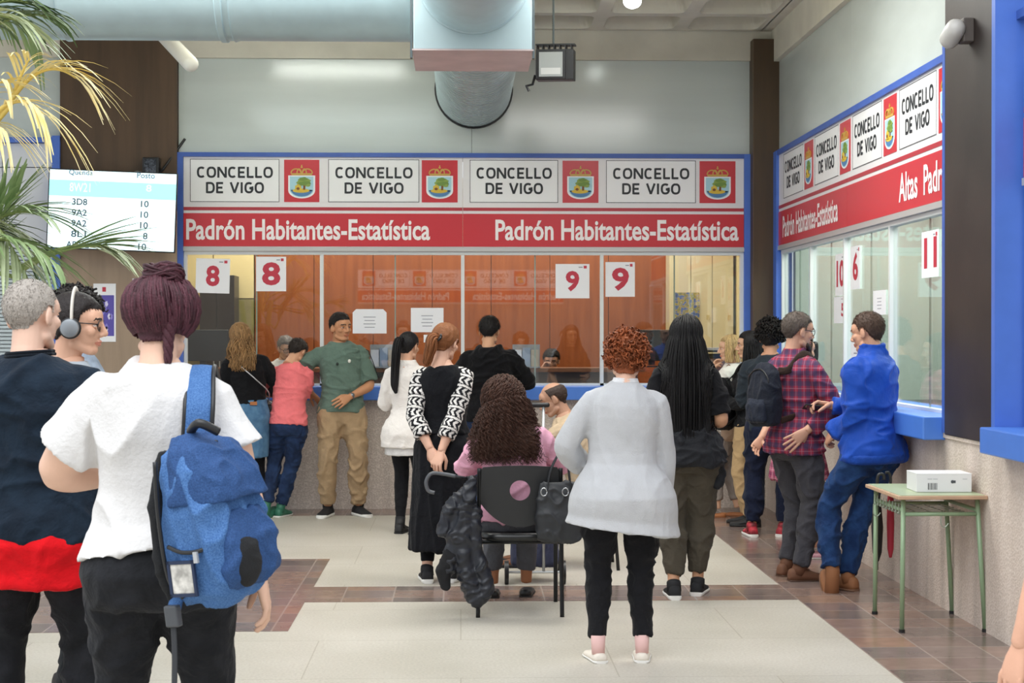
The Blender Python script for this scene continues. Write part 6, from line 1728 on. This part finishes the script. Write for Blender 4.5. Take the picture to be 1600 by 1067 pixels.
def hook_umbrella():
    c = at_y(690, 741, 9.05); t = thing('umbrella', 'umbrella with grey hooked handle lying across the chair over the coat', 'umbrella', c)
    def q(px, py, y=9.05): return at_y(px, py, y) - c
    b = MB(); b.tube(spline([q(679, 770), q(669, 766), q(666, 752), q(674, 740), q(690, 740), q(712, 744)], 6), .0105, 12); b.build('hooked_handle', mat('grey_plastic_handle', '#55575c', .35), t, smooth=True)
    b = MB(); b.tube([q(710, 744), q(742, 749, 9.14)], .008, 10); b.build('shaft', mat('steel_shaft', '#3a3b3e', .3, .7), t, smooth=True)
    b = MB(); b.tube(spline([q(730, 747, 9.10), q(745, 752, 9.20), q(768, 760, 9.45), q(780, 765, 9.7)]), [.012, .014, .018, .024, .028, .03, .03, .03, .028, .026, .022, .018, .015, .012, .01, .008, .006, .005, .004][:19], 12); b.build('folded_canopy', mat('black_umbrella_cloth', '#18181b', .7), t, smooth=True)
hook_umbrella()
def handbag():
    c = at_y(874, 846, 9.0); t = thing('handbag', 'black leather tote hanging from the chair beside the grey cardigan', 'bag', c)
    m = mat('black_soft_leather', '#25272b', .5, 0, .1, 10, .15, 60); mc = mat('chrome_ring', '#b5b7ba', .2, .9)
    b = MB(); b.rings([sup(0, 0, z, a, .055 * d, 24, .6) for z, a, d in ((0, .10, .8), (.015, .125, 1), (.12, .135, 1.15), (.24, .128, .8), (.32, .115, .4), (.335, .11, .3))]); soft(b, 'bag_body', m, t, .007, 3, .007, (11, 11, 9), 6)
    for y in (-.03, .03):
        b = MB(); b.tube(spline([(-.07, y, .29), (-.05, y, .40), (.0, y * .6, .50), (.035, y * .6, .52), (.05, y, .42), (.065, y, .29)]), [(.010, .005)] * 31, 8); b.build('handle', m, t, smooth=True)
    for x in (-.09, .03):
        b = MB(); b.tube([V((x + .017 * math.cos(a), -.058, .285 + .022 * math.sin(a))) for a in (2 * math.pi * i / 16 for i in range(17))], .004, 6); b.build('ring', mc, t, smooth=True)
handbag()

# ---- shopping trolley behind the chair
def trolley():
    c = ground(836, 912); c.z = 0; t = thing('shopping_trolley', 'shopping trolley with black bar handle between the chair and the balding one', 'trolley', c)
    ms = mat('pale_tube', '#b9bcbd', .3, .5)
    for s in (-1, 1):
        b = MB(); b.tube([(s * .055, 0, .08), (s * .055, .02, 1.14)], .010, 10); b.build('upright', ms, t, smooth=True)
        b = MB(); b.tube([(s * .17, 0, .075), (s * .195, 0, .075)], .075, 20); b.build('wheel', M_black, t, smooth=True, auto=40)
    b = MB(); b.capsule([(-.08, .02, 1.145), (.08, .02, 1.145)], .016, 12); b.build('handle', M_black, t, smooth=True)
    b = MB(); b.rings([sup(0, .14, z, a, d, 24, .55) for z, a, d in ((.10, .14, .10), (.12, .155, .115), (.4, .16, .12), (.62, .15, .11), (.68, .12, .08), (.69, .06, .04))]); soft(b, 'bag', cloth('checked_trolley_cloth', '#4b4f66', .2), t, .010, 3, .006, (9, 9, 9), 2)
    b = MB(); b.tube([(-.17, 0, .075), (.17, 0, .075)], .008, 8); b.build('axle', ms, t)
trolley()
def stool():
    c = V((bald.loc.x + .02, bald.loc.y, 0)); t = thing('stool', 'dark chair under the balding one, half hidden by the grey cardigan', 'chair', c)
    b = MB(); b.rings([sup(0, 0, z, a, a, 24, .6) for z, a in ((.40, .19), (.41, .205), (.425, .2), (.43, .1))]); b.build('seat', mat('black_vinyl', '#161718', .3), t, smooth=True)
    for sx in (-1, 1):
        for sy in (-1, 1):
            b = MB(); b.tube([(sx * .2, sy * .2, 0), (sx * .17, sy * .17, .41)], .012, 10); b.build('leg', mat('black_steel_tube', '#17181a', .35, .3), t, smooth=True)
stool()

# ---- school desk and the box on it
def desk():
    t = thing('school_desk', 'green tubular school desk with wood-edged top by the right wall', 'desk', (2.575, 8.78, 0))
    gm = mat('green_enamel_tube', '#8fa886', .35, .1); x0, x1, y0, y1, H = -.24, .225, -.33, .34, .74
    b = MB(); b.box((x0 - .01, y0 - .01, H - .022), (x1 + .01, y1 + .01, H - .002)); b.build('top_board', mat('beech_edge', '#c3a184', .5, 0, .1, 8, stretch=(1, 6, 6)), t, bevel=.004)
    b = MB(); b.box((x0 + .004, y0 + .004, H - .002), (x1 - .004, y1 - .004, H + .001)); b.build('top_laminate', mat('green_laminate', '#aebb97', .35), t)
    for (x, y, dx) in ((x0 + .035, y0 + .05, -.01), (x1 - .03, y0 + .05, .04), (x0 + .035, y1 - .06, -.01), (x1 - .03, y1 - .06, .035)):
        b = MB(); b.tube([(x + dx, y - .012, .012), (x, y, H - .022)], .0128, 14); lg = b.build('leg', gm, t, smooth=True)
        b = MB(); b.tube([(x + dx, y - .012, 0), (x + dx, y - .012, .02)], .017, 12); b.build('foot_cap', M_black, lg)
    for (p, q) in (((x0 + .035, y0 + .05, .635), (x1 - .03, y0 + .05, .635)), ((x0 + .035, y1 - .06, .635), (x1 - .03, y1 - .06, .635)), ((x0 + .035, y0 + .05, .655), (x0 + .035, y1 - .06, .655)), ((x1 - .03, y0 + .05, .655), (x1 - .03, y1 - .06, .655))):
        b = MB(); b.tube([p, q], .011, 12); b.build('rail', gm, t, smooth=True)
    b = MB()
    for i in range(9):
        y = y0 + .08 + i * .062; b.tube(spline([(x0 + .02, y, .69), (x0 + .02, y, .645), (x0 + .05, y, .632), (x1 - .05, y, .632)], 3), .0028, 6)
    for i in range(5): b.tube([(x0 + .06 + i * .08, y0 + .07, .632), (x0 + .06 + i * .08, y1 - .08, .632)], .0028, 6)
    b.build('wire_rack', mat('rack_wire', '#9aa596', .35, .4), t)
    for (x, y) in ((x0 + .01, y1 - .1), (.0, y0 + .05)):
        b = MB(); b.tube(spline([(x, y, .635), (x, y, .58), (x + .02, y, .565), (x + .04, y, .585)]), .003, 6); b.build('bag_hook', mat('rack_wire', '#9aa596', .35, .4), t)
desk()
def white_box():
    c = V((2.625, 8.70, .742)); t = thing('carton', 'flat white carton with a barcode on the green school desk', 'box', c, (0, 0, R(-2)))
    b = MB(); b.box((-.150, -.10, 0), (.150, .12, .098)); b.build('carton_body', mat('white_carton', '#e9e8ea', .55), t, bevel=.003)
    b = MB(); b.box((-.151, -.101, .096), (.151, .121, .102)); b.build('lid', mat('white_carton', '#e9e8ea'), t, bevel=.002)
    b = MB()
    for i in range(9): b.box((-.088 + i * .006, -.1012, .014), (-.088 + i * .006 + (.002 if i % 3 else .0035), -.1005, .05))
    b.build('barcode', M_ink, t)
    b = MB(); b.box((.04, -.1015, .05), (.062, -.1005, .064)); b.tube([(.045, -.1016, .057), (.045, -.101, .057)], .009, 12); b.build('dark_logo', mat('logo_grey', '#4c4f55', .5), t)
    b = MB()
    for x in (-.09, -.06, .1): b.box((x, -.1012, .07), (x + .025, -.1005, .0735))
    b.build('print_lines', mat('pale_print_grey', '#b9bbc2', .5), t)
white_box()
def hung_umbrella():
    c = V((2.40, 9.15, .29)); t = thing('umbrella', 'closed black umbrella hanging at the far corner of the school desk', 'umbrella', c)
    b = MB(); b.tube([V((0, 0, z)) for z in (0, .02, .05, .2, .34, .40)], [.010, .016, .026, .034, .022, .014], 14); b.build('folded_canopy', mat('black_umbrella_cloth', '#18181b', .7), t, smooth=True)
    b = MB(); b.tube([(0, 0, -.05), (0, 0, .01)], .007, 8); b.build('tip', mat('dark_tip', '#3a3634', .4), t)
    b = MB(); b.tube(spline([(0, 0, .39), (0, 0, .47), (.01, 0, .50), (.035, 0, .50), (.04, 0, .47)]), .009, 10); b.build('handle', M_black, t, smooth=True)
    c = V((2.48, 9.16, .31)); t = thing('umbrella', 'closed red umbrella hanging behind the black one at the desk', 'umbrella', c)
    b = MB(); b.tube([V((0, 0, z)) for z in (0, .02, .05, .2, .34, .40)], [.008, .012, .018, .022, .018, .012], 14); b.build('folded_canopy', mat('red_umbrella_cloth', '#a8283a', .7), t, smooth=True)
    b = MB(); b.tube(spline([(0, 0, .39), (0, 0, .46), (-.01, 0, .49), (-.03, 0, .49)]), .008, 10); b.build('handle', M_black, t, smooth=True)
hung_umbrella()

# ---- phone of the man in blue
def phone():
    W, M = bj.hand[1]; c = bj.world(W + M @ V((-.005, .085, -.032)))
    t = thing('phone', 'dark phone in the hand of the one in the blue jacket', 'phone', c)
    Rm = (bj.Rz @ M).to_4x4()
    b = MB(); b.box((-.036, -.045, -.005), (.036, .085, .004), Rm); b.build('case', M_black, t, bevel=.004)
    b = MB(); b.box((-.033, -.042, -.0058), (.033, .082, -.005), Rm); b.build('screen', mat('dark_screen', '#20242c', .1), t)
phone()
def intercom():
    c = at_x(1273, 549, XR - .03); t = thing('intercom_handset', 'black intercom handset hung on the side window by the plaid shirt', 'handset', c)
    b = MB(); b.capsule([(0, -.01, -.055), (-.015, -.01, 0), (0, -.01, .055)], [.028, .018, .028], 12); b.build('handset', M_black, t, smooth=True)
    b = MB(); b.box((0, -.03, -.05), (.025, .03, .05)); b.build('cradle', M_black, t, bevel=.004)
    b = MB(); b.tube(spline([(0, -.02, -.06), (0, -.03, -.16), (.01, -.02, -.30), (.02, .0, -.20), (.022, 0, -.05)]), .004, 6); b.build('cord', M_black, t, smooth=True)
intercom()
def scrap():
    c = ground(380, 921); t = thing('paper_scrap', 'small torn white paper on the brown tiles by the backpack', 'paper', c + V((0, 0, .003)))
    b = MB(); b.add([V(p) for p in ((-.03, -.03, 0), (.035, -.01, .004), (.03, .03, .012), (-.02, .035, .018), (-.03, -.03, .002), (.035, -.01, .006), (.03, .03, .014), (-.02, .035, .02))], [(0, 3, 2, 1), (4, 5, 6, 7), (0, 1, 5, 4), (1, 2, 6, 5), (2, 3, 7, 6), (3, 0, 4, 7)]); b.build('sheet', M_paper, t)
scrap()

# ================================================================== INSIDE THE BACK OFFICE
def office():
    brown = mat('walnut_counter', '#7c4a26', .4, 0, .1, 4, stretch=(1, 5, 5)); dark = mat('dark_cabinet', '#262220', .4, 0, .1, 3)
    t = thing('service_counter', 'brown service counter running behind the back glass', 'counter', (-.2, 15.35, 0))
    b = MB(); b.box((-2.2, -.22, 1.24), (1.95, .22, 1.28)); b.build('counter_top', brown, t, bevel=.004)
    b = MB(); b.box((-2.15, -.02, 0), (1.9, .18, 1.24)); b.build('counter_front', mat('counter_front', '#8a7a6c', .6), t)
    # black cabinet on the left, shelf unit on the right
    a = at_y(312, 545, 16.6); c = at_y(366, 430, 16.6)
    t = thing('tall_cabinet', 'tall black cabinet at the left end of the back office', 'cabinet', ((a.x + c.x) / 2, 16.7, 0)); w = c.x - a.x
    b = MB(); b.box((-w / 2, -.1, 0), (w / 2, .25, c.z)); b.build('carcass', dark, t, bevel=.004)
    for s in (-1, 1):
        b = MB(); b.box((min(s * .005, s * (w / 2 - .01)), -.118, .06), (max(s * .005, s * (w / 2 - .01)), -.1, c.z - .03)); d = b.build('door', mat('glossy_dark_door', '#2f2a28', .2), t)
        b = MB(); b.box((s * .03 - .006, -.13, 1.2), (s * .03 + .006, -.118, 1.4)); b.build('handle', mat('grey_plastic', '#8c8c8c', .5), d)
    # cream cupboard
    a = at_y(1046, 388, 16.7); c = V((2.86, 0, 0))
    t = thing('office_cupboard', 'tall cream cupboard at the right end of the back office', 'cupboard', ((a.x + c.x) / 2, 16.8, 0)); w = c.x - a.x
    cm = mat('cream_laminate', '#efe4bd', .5)
    b = MB(); b.box((-w / 2, -.08, 0), (w / 2, .2, 2.8)); b.build('carcass', mat('cream_carcass', '#cfc296', .6), t)
    for i in range(3):
        x0 = -w / 2 + w * i / 3; b = MB(); b.box((x0 + .004, -.1, .05), (x0 + w / 3 - .004, -.08, 2.75)); d = b.build('door', cm, t)
        b = MB(); b.box((x0 + w / 3 - .06, -.112, 1.75), (x0 + w / 3 - .03, -.1, 1.80)); b.build('latch', mat('yellow_latch', '#d9c27a', .4), d)
    # picture
    a = at_y(1055, 501, 16.68); c = at_y(1093, 457, 16.68)
    t = thing('picture', 'small landscape picture stuck on the cream cupboard', 'picture', ((a.x + c.x) / 2, 16.688, a.z)); w = c.x - a.x; h = c.z - a.z
    pm = mat('picture_print', '#4f6a9a', .5); N, L, bs = nodes_of(pm); tc = N.new('ShaderNodeTexCoord'); n = N.new('ShaderNodeTexNoise'); n.inputs['Scale'].default_value = 22; L.new(tc.outputs['Object'], n.inputs['Vector'])
    r = ramp(N, [(.3, '#3a4f86'), (.45, '#6f86b5'), (.52, '#c9b23f'), (.6, '#7d8a4a'), (.7, '#d8cfa0')]); L.new(n.outputs[0], r.inputs[0]); L.new(r.outputs[0], bs.inputs['Base Color'])
    b = MB(); b.box((-w / 2, -.002, 0), (w / 2, .002, h)); b.build('print', pm, t)
    # brown shelf with black trays and papers, right
    a = at_y(1096, 600, 15.7); c = at_y(1150, 560, 15.7)
    t = thing('side_shelf', 'low brown shelf below the cream cupboard', 'shelf', ((a.x + c.x) / 2, 15.75, 0)); w = c.x - a.x + .1
    b = MB(); b.box((-w / 2, -.15, 1.33), (w / 2, .2, 1.36)); b.build('board', brown, t); b = MB(); b.box((-w / 2, -.12, 0), (w / 2, .2, 1.33)); b.build('panel', brown, t)
    X = (a.x + c.x) / 2
    for i in range(2):
        q = thing('letter_tray', ('lower' if i == 0 else 'upper') + ' black letter tray on the brown side shelf', 'tray', (X + .02, 15.72, 1.362 + i * .06), group='black letter trays')
        b = MB(); b.box((-w * .42, -.12, 0), (w * .42, .12, .006)); b.box((-w * .42, -.12, 0), (-w * .41, .12, .045)); b.box((w * .41, -.12, 0), (w * .42, .12, .045)); b.box((-w * .42, .11, 0), (w * .42, .12, .045)); b.box((-w * .42, -.12, 0), (w * .42, -.115, .02)); b.build('tray', M_black, q)
    q = thing('paper_stack', 'stack of white papers lying on the upper letter tray', 'papers', (X - .05, 15.72, 1.432))
    b = MB()
    for i in range(6): b.box((-.11 + .004 * (i % 3), -.09, .006 * i), (.10 + .004 * (i % 2), .09, .006 * i + .005))
    b.build('sheets', M_paper, q)
    # clerk's chair
    t = thing('office_chair', 'black office chair beside the clerk with glasses', 'chair', (at_y(903, 570, 16.9).x, 16.75, 0))
    b = MB(); b.rings([[V((a_ * math.copysign(abs(math.cos(u)) ** .6, math.cos(u)), y, .98 + .26 * q * math.copysign(abs(math.sin(u)) ** .6, math.sin(u)))) for u in (2 * math.pi * i / 24 for i in range(24))] for y, a_, q in ((-.03, .18, .8), (-.02, .22, 1), (.03, .22, 1), (.05, .18, .8))]); b.build('backrest', M_black, t, smooth=True)
    b = MB(); b.rings([sup(0, -.2, z, a_, a_, 24, .6) for z, a_ in ((.50, .2), (.52, .24), (.57, .24), (.585, .18))]); b.build('seat', M_black, t, smooth=True)
    b = MB(); b.tube([(0, -.2, .06), (0, -.2, .5)], .03, 12); b.tube([(0, .03, .8), (0, .03, .55), (0, -.15, .5)], .02, 10); b.build('stem', M_black, t)
    for i in range(5):
        u = i * 1.2566; b = MB(); b.tube([(0, -.2, .09), (.28 * math.cos(u), -.2 + .28 * math.sin(u), .06)], .018, 8); b.ball((.28 * math.cos(u), -.2 + .28 * math.sin(u), .03), .03, 10); b.build('leg', M_black, t)
    # monitors on the counter and leaflet stands behind the glass
    for px, py, lab in ((600, 580, 'grey leaflet stand behind the glass left of the white jacket'), (822, 578, 'grey leaflet stand behind the glass left of the seated clerk')):
        c = at_y(px, py, 15.2); t = thing('leaflet_stand', lab, 'leaflet stand', (c.x, 15.15, 1.282))
        b = MB(); b.box((-.13, .03, 0), (.13, .05, .22)); b.box((-.13, -.05, 0), (.13, .05, .012)); b.build('stand', mat('clear_grey_plastic', '#9a9ea2', .25), t)
        for i in range(3):
            b = MB(); b.box((-.12 + i * .082, -.02, .012), (-.045 + i * .082, .02, .17 + .02 * (i % 2))); b.build('leaflets', (mat('leaflet_white', '#d9d9dc', .5), mat('leaflet_blue', '#8fa0b5', .5), mat('leaflet_sand', '#b5a894', .5))[i], t)
    for px, lab in ((1010, 'dark monitor behind the glass right of the number 9 sheets'), (330, 'dark monitor by the tall black cabinet')):
        c = at_y(px, 560, 15.9); t = thing('monitor', lab, 'monitor', (c.x, 15.40, 1.282), (0, 0, R(8)))
        b = MB(); b.box((-.24, -.02, .06), (.24, .02, .36)); b.build('panel', M_black, t, bevel=.006)
        b = MB(); b.box((-.03, .02, .02), (.03, .05, .2)); b.box((-.1, -.06, 0), (.1, .08, .012)); b.build('stand', M_black, t)
office()
